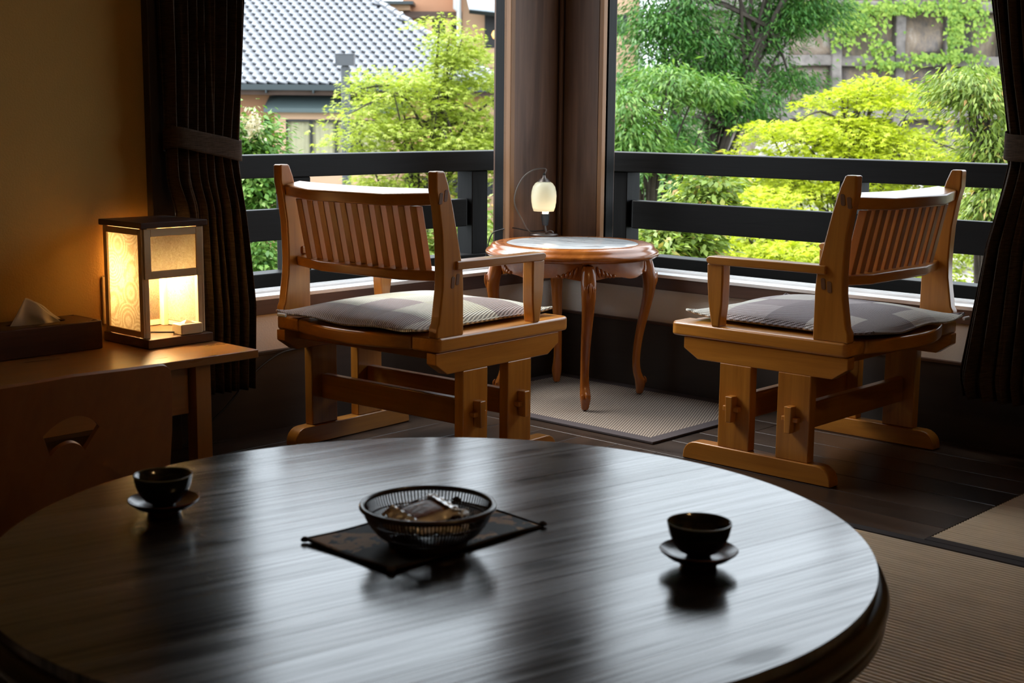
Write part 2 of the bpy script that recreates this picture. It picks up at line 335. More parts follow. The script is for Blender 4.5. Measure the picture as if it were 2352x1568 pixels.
# ------------------------------------------------------------------ geometry helpers
class G:
    def __init__(s): s.v = []; s.f = []
    def add(s, vs, fs):
        o = len(s.v); s.v += [tuple(p) for p in vs]; s.f += [tuple(i+o for i in f) for f in fs]; return s
    def box(s, x0, x1, y0, y1, z0, z1):
        return s.add([(x0,y0,z0),(x1,y0,z0),(x1,y1,z0),(x0,y1,z0),(x0,y0,z1),(x1,y0,z1),(x1,y1,z1),(x0,y1,z1)],
                     [(0,3,2,1),(4,5,6,7),(0,1,5,4),(1,2,6,5),(2,3,7,6),(3,0,4,7)])
    def prism(s, poly, axis, a, b, fn=None):
        P = {'x': lambda p, t: (t, p[0], p[1]), 'y': lambda p, t: (p[0], t, p[1]), 'z': lambda p, t: (p[0], p[1], t)}[axis]
        n = len(poly); vs = [P(p, a) for p in poly] + [P(p, b) for p in poly]
        if fn: vs = [fn(q) for q in vs]
        return s.add(vs, [tuple(range(n))[::-1], tuple(range(n, 2*n))] + [(i, (i+1) % n, n+(i+1) % n, n+i) for i in range(n)])
    def lathe(s, prof, n=32, c=(0, 0, 0), cap0=True, cap1=True):
        vs = []; m = len(prof)
        for (r, z) in prof:
            for k in range(n):
                a = 2*PI*k/n; vs.append((c[0]+r*math.cos(a), c[1]+r*math.sin(a), c[2]+z))
        fs = [(i*n+k, i*n+(k+1) % n, (i+1)*n+(k+1) % n, (i+1)*n+k) for i in range(m-1) for k in range(n)]
        if cap0: fs.append(tuple(range(n))[::-1])
        if cap1: fs.append(tuple(range((m-1)*n, m*n)))
        return s.add(vs, fs)
    def tube(s, pts, r, n=8, cap=True):
        pts = [Vector(p) for p in pts]; m = len(pts); rs = r if isinstance(r, (list, tuple)) else [r]*m
        vs = []; prev = None
        for i, p in enumerate(pts):
            t = (pts[min(i+1, m-1)]-pts[max(i-1, 0)]).normalized()
            if prev is None: a = t.orthogonal().normalized()
            else:
                a = prev - t*prev.dot(t)
                a = a.normalized() if a.length > 1e-6 else t.orthogonal().normalized()
            prev = a; b = t.cross(a)
            for k in range(n):
                w = 2*PI*k/n; vs.append(p + (a*math.cos(w)+b*math.sin(w))*rs[i])
        fs = [(i*n+k, i*n+(k+1) % n, (i+1)*n+(k+1) % n, (i+1)*n+k) for i in range(m-1) for k in range(n)]
        if cap: fs += [tuple(range(n))[::-1], tuple(range((m-1)*n, m*n))]
        return s.add(vs, fs)
    def grid(s, fn, nu, nv):
        vs = [fn(i/nu, j/nv) for j in range(nv+1) for i in range(nu+1)]
        fs = [(j*(nu+1)+i, j*(nu+1)+i+1, (j+1)*(nu+1)+i+1, (j+1)*(nu+1)+i) for j in range(nv) for i in range(nu)]
        return s.add(vs, fs)
    def build(s, name, mat, parent=None, smooth=None, bevel=0, seg=2, recalc=True, solid=0, sub=0):
        me = bpy.data.meshes.new(name); me.from_pydata(s.v, [], s.f)
        if recalc:
            bm = bmesh.new(); bm.from_mesh(me); bmesh.ops.recalc_face_normals(bm, faces=bm.faces); bm.to_mesh(me); bm.free()
        me.materials.append(MATS[mat])
        if smooth is not None:
            me.polygons.foreach_set('use_smooth', [True]*len(me.polygons))
            me.set_sharp_from_angle(angle=rad(smooth))
        o = bpy.data.objects.new(name, me); C.objects.link(o); o.parent = parent
        if solid:
            md = o.modifiers.new('solid', 'SOLIDIFY'); md.thickness = solid; md.offset = 0
        if bevel:
            md = o.modifiers.new('bevel', 'BEVEL'); md.width = bevel; md.segments = seg; md.limit_method = 'ANGLE'; md.angle_limit = rad(38)
            me.polygons.foreach_set('use_smooth', [True]*len(me.polygons)); md.harden_normals = True
        if sub:
            md = o.modifiers.new('sub', 'SUBSURF'); md.levels = sub; md.render_levels = sub
        return o
def tag(o, label=None, cat=None, group=None, kind=None):
    for k, v in (('label', label), ('category', cat), ('group', group), ('kind', kind)):
        if v: o[k] = v
    return o
def empty(name, loc=(0, 0, 0), rz=0.0, label=None, cat=None, group=None, kind=None):
    o = bpy.data.objects.new(name, None); C.objects.link(o); o.location = loc; o.rotation_euler = (0, 0, rz); o.empty_display_size = .1
    return tag(o, label, cat, group, kind)
def copy_tree(o, parent=None):
    c = o.copy(); C.objects.link(c); c.parent = parent
    for ch in [x for x in C.objects if x.parent == o]: copy_tree(ch, c)
    return c
def box(name, mat, parent, *d, bevel=.002, seg=1): return G().box(*d).build(name, mat, parent, bevel=bevel, seg=seg)

# ------------------------------------------------------------------ room shell
WX, WY = 4.035, 3.50         # right wall plane, left wall plane
SILL = .431; HEAD = 2.0; CEIL = 2.5
LX0, LX1 = 2.30, 3.742       # window opening in the left wall
RY0, RY1 = 1.60, 3.282       # window opening in the right wall
BX, BY = -2.2, -2.2          # back of the room

floor = empty('floor', kind='structure')
box('subfloor', 'dark_trim_x', floor, BX-.1, WX+.1, BY-.1, WY+.1, -.12, -.024, bevel=0)
rs = random.Random(3)
def plank(x0, x1, y0, y1, mat):
    g = .0011
    o = G().box(-(x1-x0)/2+g, (x1-x0)/2-g, -(y1-y0)/2+g, (y1-y0)/2-g, -.02, 0).build('plank', mat, floor, bevel=.0015, seg=1)
    o.location = ((x0+x1)/2, (y0+y1)/2, rs.uniform(-.0006, 0))
ys = [2.437+.15*i for i in range(8)]; ys[-1] = WY
for i in range(7):
    cuts = [BX] + list((-.9, .9, 2.35) if i % 2 else (-1.4, .2, 1.7)) + [3.278]
    for a, b_ in zip(cuts[:-1], cuts[1:]): plank(a, b_, ys[i], ys[i+1], 'floor_wood_x')
xs = [3.278, 3.435, 3.583, 3.722, 3.87, WX]
for i in range(5):
    cuts = [1.455, 2.2 + .37*((i*3) % 4)/2, WY] if i % 2 else [1.455, WY-.4*(i+1)/3, WY]
    for a, b_ in zip(cuts[:-1], cuts[1:]): plank(xs[i], xs[i+1], a, b_, 'floor_wood_y')
plank(3.031, 3.154, 1.455, 2.437, 'floor_wood_y'); plank(3.154, 3.278, 1.455, 2.437, 'floor_wood_y')
# tatami mats, long side along y, cloth borders along their long edges
def tatami(x0, x1, y0, y1):
    t = empty('tatami_mat', ((x0+x1)/2, (y0+y1)/2, 0)); t.parent = floor
    hx, hy = (x1-x0)/2-.0012, (y1-y0)/2-.0012; bw = .031
    prof = []; P = .0148; n = int((2*hx-2*bw)/P)
    for i in range(n*8+1):
        t_ = ((i % 8)/8)*2-1
        x = -hx+bw+(2*hx-2*bw)*i/(n*8); prof.append((x, -.0062+.0060*math.sqrt(max(0, 1-t_*t_))))
    g = G(); vs = [(x, -hy, z) for x, z in prof] + [(x, hy, z) for x, z in prof]; m = len(prof)
    g.add(vs, [(i, i+1, m+i+1, m+i) for i in range(m-1)]); g.build('rush_surface', 'rush_mat', t, smooth=60, recalc=False)
    box('core', 'rush_mat', t, -hx, hx, -hy, hy, -.022, -.008, bevel=0)
    for s in (-1, 1): box('border', 'heri_cloth', t, min(s*hx, s*(hx-bw)), max(s*hx, s*(hx-bw)), -hy, hy, -.006, .0012, bevel=.0008)
tatami(3.031, WX, -.40, 1.455); tatami(3.031, WX, BY, -.40)
for i in range(5):
    x1 = 3.031-.93*i; x0 = max(x1-.93, BX); ym = [.52, .0, .45, .1, .5][i]
    tatami(x0, x1, ym, 2.437); tatami(x0, x1, BY, ym)

# left wall: plaster, wainscot below, window opening
wl = empty('wall_left', kind='structure')
G().box(BX, 2.226, WY, WY+.12, 0, CEIL).build('plaster', 'plaster_warm', wl)
G().box(2.226, WX+.15, WY+.004, WY+.12, .25, .372).build('plaster_strip', 'plaster_white', wl)
G().box(2.226, WX+.12, WY, WY+.12, HEAD, CEIL).build('plaster_lintel', 'plaster_warm', wl)
box('wainscot', 'board_wainscot', wl, 2.226, WX, WY-.010, WY+.12, -.02, .25, bevel=.002)
box('wainscot_cap', 'dark_trim_x', wl, 2.226, WX, WY-.014, WY+.02, .246, .255, bevel=.001)
wr = empty('wall_right', kind='structure')
G().box(WX, WX+.12, BY, RY0-.04, 0, CEIL).build('plaster', 'plaster_warm', wr)
G().box(WX+.004, WX+.12, RY0-.04, WY+.12, .25, .375).build('plaster_strip', 'plaster_white', wr)
G().box(WX, WX+.12, RY0-.04, WY+.12, HEAD, CEIL).build('plaster_lintel', 'plaster_warm', wr)
box('wainscot', 'board_wainscot_y', wr, WX-.010, WX+.12, 1.455, WY, -.02, .25, bevel=.002)
box('wainscot_cap', 'sill_brown_y', wr, WX-.014, WX+.02, 1.455, WY, .246, .255, bevel=.001)
G().box(BX, WX+.12, BY-.12, BY, 0, CEIL).build('wall_back', 'plaster_warm')['kind'] = 'structure'
G().box(BX-.12, BX, BY-.12, WY+.12, 0, CEIL).build('wall_side', 'plaster_warm')['kind'] = 'structure'
G().box(BX-.12, WX+.12, BY-.12, WY+.12, CEIL, CEIL+.1).build('ceiling', 'ceiling_board')['kind'] = 'structure'
# windows: sill board, metal track, jambs, head (the sashes are slid open)
w1 = empty('window_1', kind='structure')
box('sill_board', 'sill_brown_x', w1, LX0, WX, WY-.012, WY+.10, .372, SILL-.012)
box('sill_track', 'track_alu', w1, LX0, LX1, WY-.014, WY+.13, SILL-.012, SILL, bevel=.001)
for k in range(3): box('track_rail', 'track_alu', w1, LX0, LX1, WY+.052+.026*k, WY+.056+.026*k, SILL, SILL+.007, bevel=0)
box('jamb', 'dark_rail_z', w1, LX1, LX1+.07, WY+.004, WY+.062, SILL-.012, HEAD)
box('jamb', 'dark_rail_z', w1, LX0-.07, LX0, WY+.004, WY+.10, SILL-.012, HEAD)
box('head', 'dark_rail_x', w1, LX0, LX1, WY, WY+.10, HEAD-.03, HEAD)
w2 = empty('window_2', kind='structure')
box('sill_board', 'sill_brown_y', w2, WX-.012, WX+.10, RY0-.05, WY, .375, SILL-.012)
box('sill_track', 'track_alu', w2, WX-.014, WX+.13, RY0, RY1, SILL-.012, SILL, bevel=.001)
for k in range(3): box('track_rail', 'track_alu', w2, WX+.052+.026*k, WX+.056+.026*k, RY0, RY1, SILL, SILL+.007, bevel=0)
box('jamb', 'dark_rail_z', w2, WX+.004, WX+.062, RY1, RY1+.07, SILL-.012, HEAD)
box('jamb', 'dark_rail_z', w2, WX+.004, WX+.10, RY0-.07, RY0, SILL-.012, HEAD)
box('head', 'dark_rail_y', w2, WX, WX+.10, RY0, RY1, HEAD-.03, HEAD)
# corner pillar boards
t1 = empty('trim_1', (WX, WY, 0), kind='structure')
box('board', 'pillar_wood', t1, -.262, -.022, -.006, .10, SILL-.012, CEIL, bevel=.003)
box('board', 'pillar_wood', t1, -.006, .10, -.190, -.022, SILL-.012, CEIL, bevel=.003)
box('corner_post', 'dark_trim_z', t1, -.022, .10, -.022, .10, 0, CEIL, bevel=.003)
box('corner_bead', 'pillar_wood', t1, -.030, -.016, -.030, -.016, SILL, CEIL, bevel=.004)
box('casing_strip', 'casing_wood', t1, -.293, -.268, -.016, .02, SILL, CEIL, bevel=.003)
box('casing_strip', 'casing_wood', t1, -.016, .02, -.218, -.198, SILL, CEIL, bevel=.003)
t2 = G().box(2.226, 2.30, WY-.03, WY+.12, 0, CEIL).build('trim_2', 'dark_trim_z', bevel=.003); t2['kind'] = 'structure'
t3 = G().box(WX-.03, WX+.12, RY0-.12, RY0-.04, 0, CEIL).build('trim_3', 'dark_trim_z', bevel=.003); t3['kind'] = 'structure'

# ------------------------------------------------------------------ balcony railing outside the windows
RL, RR = 3.80, 4.30
rail = empty('balcony_railing', (RR, RL, -.1), label='dark stained timber balcony railing running around the corner outside the windows', cat='railing')
def rbox(name, mat, x0, x1, y0, y1, z0, z1, bevel=.004): return box(name, mat, rail, x0-RR, x1-RR, y0-RL, y1-RL, z0+.1, z1+.1, bevel=bevel, seg=2)
rbox('rail', 'dark_rail_x', 1.2, RR+.09, RL, RL+.10, .778, .855)
rbox('rail', 'dark_rail_y', RR, RR+.10, .6, RL, .778, .855)
def midrail(a, b_, ax):
    g = G(); ch = .03
    if ax == 'x': g.prism([(a, RL+.01), (a, RL+.055), (b_, RL+.055), (b_, RL+.04), (b_-ch, RL+.01)], 'z', .565, .671)
    else: g.prism([(RR+.01, a), (RR+.055, a), (RR+.055, b_), (RR+.04, b_), (RR+.01, b_-ch)], 'z', .560, .669)
    g.v = [(x-RR, y-RL, z+.1) for x, y, z in g.v]
    g.build('rail', 'dark_rail_'+ax, rail, bevel=.004)
PLX = [1.60, 2.99, 3.879]; PRY = [3.388, 2.385, 1.25]
midrail(1.2, 3.879, 'x'); midrail(.6, 3.388, 'y')
rbox('rail', 'dark_rail_x', 1.2, RR, RL, RL+.09, .33, .455); rbox('rail', 'dark_rail_y', RR, RR+.09, .6, RL, .33, .46)
for x in PLX: rbox('post', 'dark_rail_z', x, x+.088, RL+.012, RL+.095, -.1, .778)
for y in PRY: rbox('post', 'dark_rail_z', RR+.012, RR+.095, y, y+.072, -.1, .778)
rbox('post', 'dark_rail_z', RR+.01, RR+.09, RL+.01, RL+.09, -.1, .778)
deck = empty('balcony_deck', kind='structure')
box('deck_floor', 'dark_trim_x', deck, 1.0, RR+.12, WY+.13, RL+.12, -.15, -.10, bevel=0)
box('deck_floor', 'dark_trim_y', deck, WX+.13, RR+.12, .5, WY+.13, -.15, -.10, bevel=0)
box('deck_beam', 'dark_rail_x', deck, 1.0, RR+.12, RL-.05, RL+.12, -.5, -.15, bevel=0)
box('deck_beam', 'dark_rail_y', deck, RR-.05, RR+.12, .5, RL+.12, -.5, -.15, bevel=0)
box('outer_wall', 'plaster_warm', deck, BX, WX+.12, WY+.02, WY+.12, -3.6, -.02, bevel=0)
box('outer_wall', 'plaster_warm', deck, WX+.02, WX+.12, BY, WY+.12, -3.6, -.02, bevel=0)

# ------------------------------------------------------------------ armchairs
def chair():
    ch = empty('wooden_armchair')
    H = .3285
    # runners
    e = [(-.246, 0), (.246, 0)] + [(.246-.045+.045*math.cos(a), .012+.043*math.sin(a)) for a in np.linspace(0, PI/2, 6)] + [(-.246+.045-.045*math.cos(a), .012+.043*math.sin(a)) for a in np.linspace(PI/2, 0, 6)]
    for s in (-1, 1):
        G().prism(e, 'x', s*(H-.046), s*H).build('runner', 'chair_wood_y', ch, bevel=.004)
        for (y0, y1) in ((.022, .1276), (-.171, -.067)):
            box('leg', 'chair_wood_z', ch, *sorted((s*(H-.038), s*(H-.005))), y0, y1, .055, .300, bevel=.003, seg=2)
        bp = [(-.280, .362), (.257, .362), (.257, .328), (.207, .299), (-.233, .299), (-.280, .330)]
        G().prism(bp, 'x', s*(H-.042), s*(H-.006)).build('bearer', 'chair_wood_y', ch, bevel=.003)
        # seat side board
        sb = [(.0, 0)]
        x0, x1 = H-.10, H
        pts = [(x0, -.279), (x1-.012, -.279), (x1, -.270)] + [(x1-.028+.028*math.cos(a), .279+.028*math.sin(a)) for a in np.linspace(0, PI/2, 5)] + [(x0, .307)]
        G().prism([(s*p[0], p[1]) for p in pts], 'z', .362, .403).build('seat_side_board', 'chair_wood_y', ch, bevel=.008, seg=3)
        # back post
        fr = [(-.245, .845), (-.232, .815), (-.213, .753), (-.194, .675), (-.180, .615), (-.173, .585), (-.170, .538), (-.170, .449), (-.170, .401)]
        re = [(-.278, .401), (-.277, .430), (-.270, .442), (-.263, .485), (-.256, .530), (-.254, .574), (-.255, .621), (-.258, .682), (-.269, .753), (-.280, .799), (-.280, .848), (-.250, .848)]
        G().prism(fr+re, 'x', s*(H-.037), s*(H-.004)).build('back_post', 'chair_wood_z', ch, bevel=.005, seg=3)
        for (yy, zz, tl) in ((-.243, .783, -.16), (-.263, .776, -.16), (-.196, .556, -.13), (-.215, .549, -.13)):
            g = G(); pl = [(math.copysign(min(abs(math.cos(a))*1.4, 1), math.cos(a))*.0068, math.copysign(min(abs(math.sin(a))*1.15, 1), math.sin(a))*.0155) for a in np.linspace(0, 2*PI, 17)[:-1]]
            g.prism([(yy+p[0]-p[1]*tl*.9, zz+p[1]) for p in pl], 'x', s*(H-.008), s*(H-.0028)); g.build('mortise_pin', 'pin_wood', ch, bevel=.001)
        # arm and its front post
        ap = [(-.205, .582), (.168, .580), (.176, .583), (.183, .592), (.180, .600), (.172, .604), (-.205, .606)]
        G().prism(ap, 'x', s*(H-.042), s*(H+.004)).build('armrest', 'chair_wood_y', ch, bevel=.004)
        fp = [(.181, .583), (.179, .53), (.174, .475), (.160, .401), (.133, .401), (.126, .468), (.125, .53), (.126, .583)]
        G().prism(fp, 'x', s*(H-.040), s*(H-.001)).build('arm_post', 'chair_wood_z', ch, bevel=.005)
        for yc in (.075, -.119):
            G().box(*sorted((s*(H-.005), s*(H+.014))), yc-.026, yc+.026, .167, .182).build('tenon', 'chair_wood_y', ch, bevel=.003)
            G().prism([(yc-.012, .212), (yc+.012, .212), (yc+.009, .136), (yc-.009, .136)], 'x', s*(H-.004), s*(H+.024)).build('tenon_wedge', 'chair_wood_z', ch, bevel=.003)
    for yc in (.075, -.119):
        box('stretcher', 'chair_wood_x', ch, -(H-.038), H-.038, yc-.014, yc+.014, .135, .210, bevel=.004, seg=2)
    # centre seat boards, bowed at the back
    xs_ = np.linspace(-(H-.101), H-.101, 17)
    rear = [(x, -.279-.052*(1-(x/(H-.101))**2)) for x in xs_]
    G().prism(rear+[(H-.101, .020), (-(H-.101), .020)], 'z', .362, .4025).build('seat_board', 'chair_wood_x', ch, bevel=.008, seg=3)
    G().prism([(-(H-.101), .021), (H-.101, .021), (H-.101, .285), (-(H-.101), .285)], 'z', .362, .4025).build('seat_board', 'chair_wood_x', ch, bevel=.006, seg=3)
    for yy in (-.20, .20): box('seat_batten', 'chair_wood_x', ch, -.29, .29, yy-.025, yy+.025, .330, .3615, bevel=.003)
    # top and bottom back rails: faceted behind, curved in front, tipped with the back
    def brail(zr, h, ye, yv, xv, fe, fc, tilt, nm):
        X = H-.036
        plan = [(-X, ye), (-xv, yv), (xv, yv), (X, ye)] + [(x, fc+(fe-fc)*(x/X)**2) for x in np.linspace(X, -X, 13)]
        t = math.tan(tilt)
        G().prism(plan, 'z', 0, 1, lambda q: (q[0], q[1]+(q[2]-1)*h*t*-1, zr + (q[1]-yv)*t + (q[2]-1)*h)).build(nm, 'chair_wood_x', ch, bevel=.006, seg=3)
    brail(.784, .034, -.268, -.306, .150, -.205, -.225, rad(9), 'top_rail')
    brail(.574, .030, -.226, -.254, .158, -.172, -.190, rad(8), 'lower_rail')
    for i in range(11):
        x = -.228 + .0456*i; w, d = .0125, .0085
        yb, yt = -.222, -.262
        g = G(); vs = []
        for (z, y) in ((.570, yb), (.752, yt)):
            vs += [(x-w, y-d, z), (x+w, y-d, z), (x+w, y+d+.010, z), (x-w, y+d+.010, z)]
        g.add(vs, [(0,3,2,1),(4,5,6,7),(0,1,5,4),(1,2,6,5),(2,3,7,6),(3,0,4,7)])
        g.build('back_slat', 'slat_wood', ch, bevel=.0025, seg=2)
    return ch
ch1 = chair(); ch1.location = (3.607, 2.10, 0)
tag(ch1, 'low slatted wooden armchair holding the grey and mauve checked cushion', 'chair', 'armchairs by the corner windows')
ch2 = copy_tree(ch1); ch2.location = (2.813, 2.979, 0); ch2.rotation_euler = (0, 0, -1.515)
tag(ch2, 'low slatted wooden armchair holding the green and brown checked cushion', 'chair', 'armchairs by the corner windows')
# seat cushions
def cushion(name, mat, loc, rz, label, tagpos, seed):
    t = empty(name, loc, rz, label, 'cushion', 'seat cushions on the armchairs')
    HX, HY0, HY1 = .272, -.322, .285; n = 40; r_ = random.Random(seed); ph = [r_.uniform(0, 6) for _ in range(6)]
    def shape(u, v, top):
        a, b_ = 2*u-1, 2*v-1
        pin = 1-.05*((1-a*a)*b_*b_ + (1-b_*b_)*a*a)
        x = a*HX*(1-.035*(1-b_*b_)); y = (HY0+HY1)/2 + b_*(HY1-HY0)/2*(1-.03*(1-a*a))
        e = max(0, (1-abs(a)**2.6))*max(0, (1-abs(b_)**2.6)); h = e**.55
        wv = .004*math.sin(5*a+ph[0])*math.sin(4*b_+ph[1])*e
        corner = .012*(abs(a)*abs(b_))**6
        mid = .014 + corner + .004*math.sin(6*a+ph[2])*abs(b_)**4
        return (x, y, mid + (.044*h+wv if top else -.0135*min(1, h*1.6)-corner*.0))
    g = G(); g.grid(lambda u, v: shape(u, v, True), n, n).build('cover_top', mat, t, smooth=70)
    g = G(); g.grid(lambda u, v: shape(u, v, False), n, n).build('cover_bottom', mat, t, smooth=70)
    ring = [shape(i/n, 0, True) for i in range(n)] + [shape(1, i/n, True) for i in range(n)] + [shape(1-i/n, 1, True) for i in range(n)] + [shape(0, 1-i/n, True) for i in range(n+1)]
    G().tube(ring, .0042, 6).build('piping', mat, t, smooth=60)
    tx, ty, ang = tagpos
    g = G(); pl = [(math.cos(a)*.004-.006, math.sin(a)*.0055) for a in np.linspace(0, 2*PI, 13)[:-1]]
    g.prism([(p[0], p[1]+.002) for p in pl], 'x', -.017, .017)
    o = g.build('care_tag', 'white_tag', t, smooth=50); o.location = (tx, ty, .012); o.rotation_euler = (0, 0, ang); o['label'] = 'small white looped care tag'
    return t
cushion('seat_cushion', 'cushion_grey', (3.607, 2.10, .404), 0, 'grey and mauve checked woven seat cushion', (.262, -.328, 0), 2)
cushion('seat_cushion', 'cushion_green', (2.813, 2.979, .404), -1.515, 'green and brown checked woven seat cushion with tag showing', (-.235, -.328, 0), 5)

# ------------------------------------------------------------------ rug
rg = empty('floor_rug', (3.683, 2.99, 0), 0, 'brown sisal rug with grey cloth border beneath the marble side table', 'rug')
RHX, RHY = .338, .485
def rugtop(u, v): 
    x = -RHX+.044+(2*RHX-.088)*u; y = -RHY+.044+(2*RHY-.088)*v
    return (x, y, .0075)
G().box(-RHX+.03, RHX-.03, -RHY+.03, RHY-.03, .0005, .0075).build('weave', 'sisal_weave', rg)
for d in ((-RHX, -RHX+.046, -RHY, RHY), (RHX-.046, RHX, -RHY, RHY), (-RHX+.046, RHX-.046, -RHY, -RHY+.046), (-RHX+.046, RHX-.046, RHY-.046, RHY)):
    box('border', 'rug_border', rg, *d, .0005, .0088, bevel=.002)

# ------------------------------------------------------------------ marble topped side table
ST = (3.705, 3.148, .0075)
st = empty('side_table', ST, rad(7.0), 'carved mahogany side table with round grey marble inset in the corner', 'table')
TZ = .548
prof = [(.262, TZ-.048), (.290, TZ-.046), (.302, TZ-.038), (.305, TZ-.030), (.301, TZ-.022), (.292, TZ-.018), (.288, TZ-.012), (.283, TZ-.004), (.270, TZ), (.232, TZ), (.230, TZ-.004)]
G().lathe(prof, 96).build('table_top', 'mahogany_x', st, smooth=50)
G().lathe([(.230, TZ-.012), (.2305, TZ-.001), (.226, TZ+.001)], 96).build('marble_inset', 'grey_marble', st, smooth=30)
ap = G(); n = 144; AR = .252
def apz(a):
    k = (a % (PI/2))/(PI/2); q = abs(k-.5)*2     # 1 at a leg
    return TZ-.099 - .007*math.exp(-((q)/.22)**4) + .004*math.exp(-((q-.55)/.16)**2) - .013*q**5
vs = []; 
for k in range(n):
    a = 2*PI*k/n - PI/4; zl = apz(a+PI/4)
    for r, z in ((AR, TZ-.046), (AR, zl), (AR-.02, zl), (AR-.02, TZ-.046)): vs.append((r*math.cos(a), r*math.sin(a), z))
fs = []
for k in range(n):
    for j in range(4): fs.append((k*4+j, ((k+1) % n)*4+j, ((k+1) % n)*4+(j+1) % 4, k*4+(j+1) % 4))
ap.add(vs, fs); ap.build('apron', 'mahogany_x', st, smooth=40)
def cabriole(a):
    # path in (radial, z) with widths
    key = [(.500, .262, .024, .022), (.470, .268, .026, .024), (.440, .276, .026, .026), (.405, .283, .024, .026), (.36, .279, .020, .022), (.30, .266, .0175, .019), (.24, .252, .016, .017), (.18, .242, .0145, .0155), (.12, .238, .0135, .0145), (.080, .243, .0150, .016), (.058, .254, .0190, .019), (.040, .258, .0195, .019), (.022, .255, .0145, .0145), (.0, .254, .0135, .0135)]
    g = G(); vs = []; n = 14
    for z, r, wr, wt in key:
        for k in range(n):
            t = 2*PI*k/n; c_, s_ = math.cos(t), math.sin(t)
            c_ = math.copysign(abs(c_)**.7, c_); s_ = math.copysign(abs(s_)**.7, s_)
            rr = r+c_*wr; tt = s_*wt
            vs.append((rr*math.cos(a)-tt*math.sin(a), rr*math.sin(a)+tt*math.cos(a), z))
    m = len(key)
    fs = [(i*n+k, i*n+(k+1) % n, (i+1)*n+(k+1) % n, (i+1)*n+k) for i in range(m-1) for k in range(n)] + [tuple(range(n)), tuple(range((m-1)*n, m*n))[::-1]]
    g.add(vs, fs); lg = g.build('leg', 'mahogany_z', st, smooth=60, sub=1)
    # carved leaf on the knee and on the foot
    for zc, rc, sz, k0 in ((.415, .3085, .055, 5), (.052, .277, .030, 3)):
        for j in range(k0):
            off = (j-(k0-1)/2)/(k0-1)*2
            pts = []
            for q in np.linspace(0, 1, 6):
                zz = zc + sz*(.5-q)*(1-.35*abs(off)); tt = off*.016*math.sin(PI*min(1, q*.8+.2))*(1 if zc > .2 else .8)
                rr = rc - abs(off)*.010 - (.010*(q-.15)**2 if zc > .2 else .012*(q-.5)**2*2)
                pts.append((rr*math.cos(a)-tt*math.sin(a), rr*math.sin(a)+tt*math.cos(a), zz))
            G().tube(pts, [.0012, .0032, .0042, .0042, .003, .0012], 6).build('carved_leaf', 'mahogany_z', lg, smooth=60)
for i in range(4): cabriole(PI/4 + i*PI/2)
# carved sprays on the apron beside each leg
for i in range(4):
    for s in (-1, 1):
        for j in range(5):
            a0 = PI/4 + i*PI/2 + s*(.13+.058*j); pts = []
            for q in np.linspace(0, 1, 5):
                aa = a0 + s*.05*q; zz = TZ-.058-.008*j - .040*q*(1-.14*j)
                pts.append(((AR+.002)*math.cos(aa), (AR+.002)*math.sin(aa), max(zz, apz(aa+0)+.004)))
            G().tube(pts, [.0026, .0066, .0072, .0056, .0020], 7).build('carved_spray', 'mahogany_x', st, smooth=60)

# ------------------------------------------------------------------ small glass table lamp on the marble
lp = on_z(1250, 541, ST[2]+TZ+.002)
gl = empty('glass_lamp', (lp.x, lp.y, ST[2]+TZ+.0015), -YAW, 'small hooked wire lamp with opal glass shade on the marble table', 'lamp')
ringp = [(.050*math.cos(t), .044*math.sin(t), .003+.0005*t/6) for t in np.linspace(0, 4*PI, 64)]
ringp = [(p[0]*(1-.10*i/64), p[1]*(1-.1*i/64), .003+.004*(i/64)) for i, p in enumerate(ringp)]
G().tube(ringp, .0026, 8).build('base_ring', 'pewter', gl, smooth=60)
def spl(P, n=40):
    P = [Vector(p) for p in P]; out = []
    for i in range(len(P)-1):
        p0, p1, p2, p3 = P[max(i-1, 0)], P[i], P[i+1], P[min(i+2, len(P)-1)]
        for k in range(n//(len(P)-1)):
            t = k/(n//(len(P)-1)); out.append(.5*((2*p1)+(-p0+p2)*t+(2*p0-5*p1+4*p2-p3)*t*t+(-p0+3*p1-3*p2+p3)*t**3))
    return out+[P[-1]]
U = 1/626.0   # one photo pixel at this lamp's distance, in metres
def lq(px, py): return ((px-1247)*U, 0, (541-py)*U)
arm = [lq(1250, 541), lq(1215, 533), lq(1196, 505), lq(1179, 470), lq(1181, 440), lq(1197, 408), lq(1220, 391), lq(1243, 387), lq(1250, 391), lq(1247, 399)]
arm[0] = (.003, .0, .006); arm[1] = (arm[1][0], .012, .012)
G().tube(spl(arm, 90), .0026, 8).build('arm', 'pewter', gl, smooth=60)
top = lq(1245, 397)
G().lathe([(.0045, .0), (.0052, .006), (.004, .010), (.0025, .013)], 16, (top[0], 0, top[2]-.012)).build('hook', 'black_iron', gl, smooth=50)
cz = lq(1245, 413)[2]; cx_ = lq(1245, 0)[0]
G().lathe([(.0235, -.0075), (.024, -.006), (.016, .003), (.007, .009), (.005, .016), (.0045, .020), (.002, .021)], 32, (cx_, 0, cz)).build('shade_cap', 'pewter', gl, smooth=50)
sp = [(.0225, .0), (.031, -.005), (.0395, -.017), (.044, -.034), (.0455, -.052), (.0445, -.072), (.0415, -.090), (.0365, -.106)]
g = G().lathe([(r_, z_) for r_, z_ in sp], 48, (cx_, 0, cz-.0075), cap0=False, cap1=False)
g.build('shade', 'opal_glass', gl, smooth=70, solid=.0022)
bz = lq(0, 482)[2]; bx = lq(1249, 0)[0]
G().lathe([(.003, .030), (.0085, .026), (.0115, .016), (.0122, .004), (.0115, -.010), (.0105, -.016)][::-1], 24, (bx, 0, bz)).build('bulb', 'bulb_small', gl, smooth=60)
G().lathe([(.0105, -.056), (.0115, -.052), (.0135, -.040), (.0155, -.034), (.0155, -.018), (.0165, -.015), (.0155, -.013)], 24, (bx, 0, bz)).build('socket', 'bakelite', gl, smooth=45)
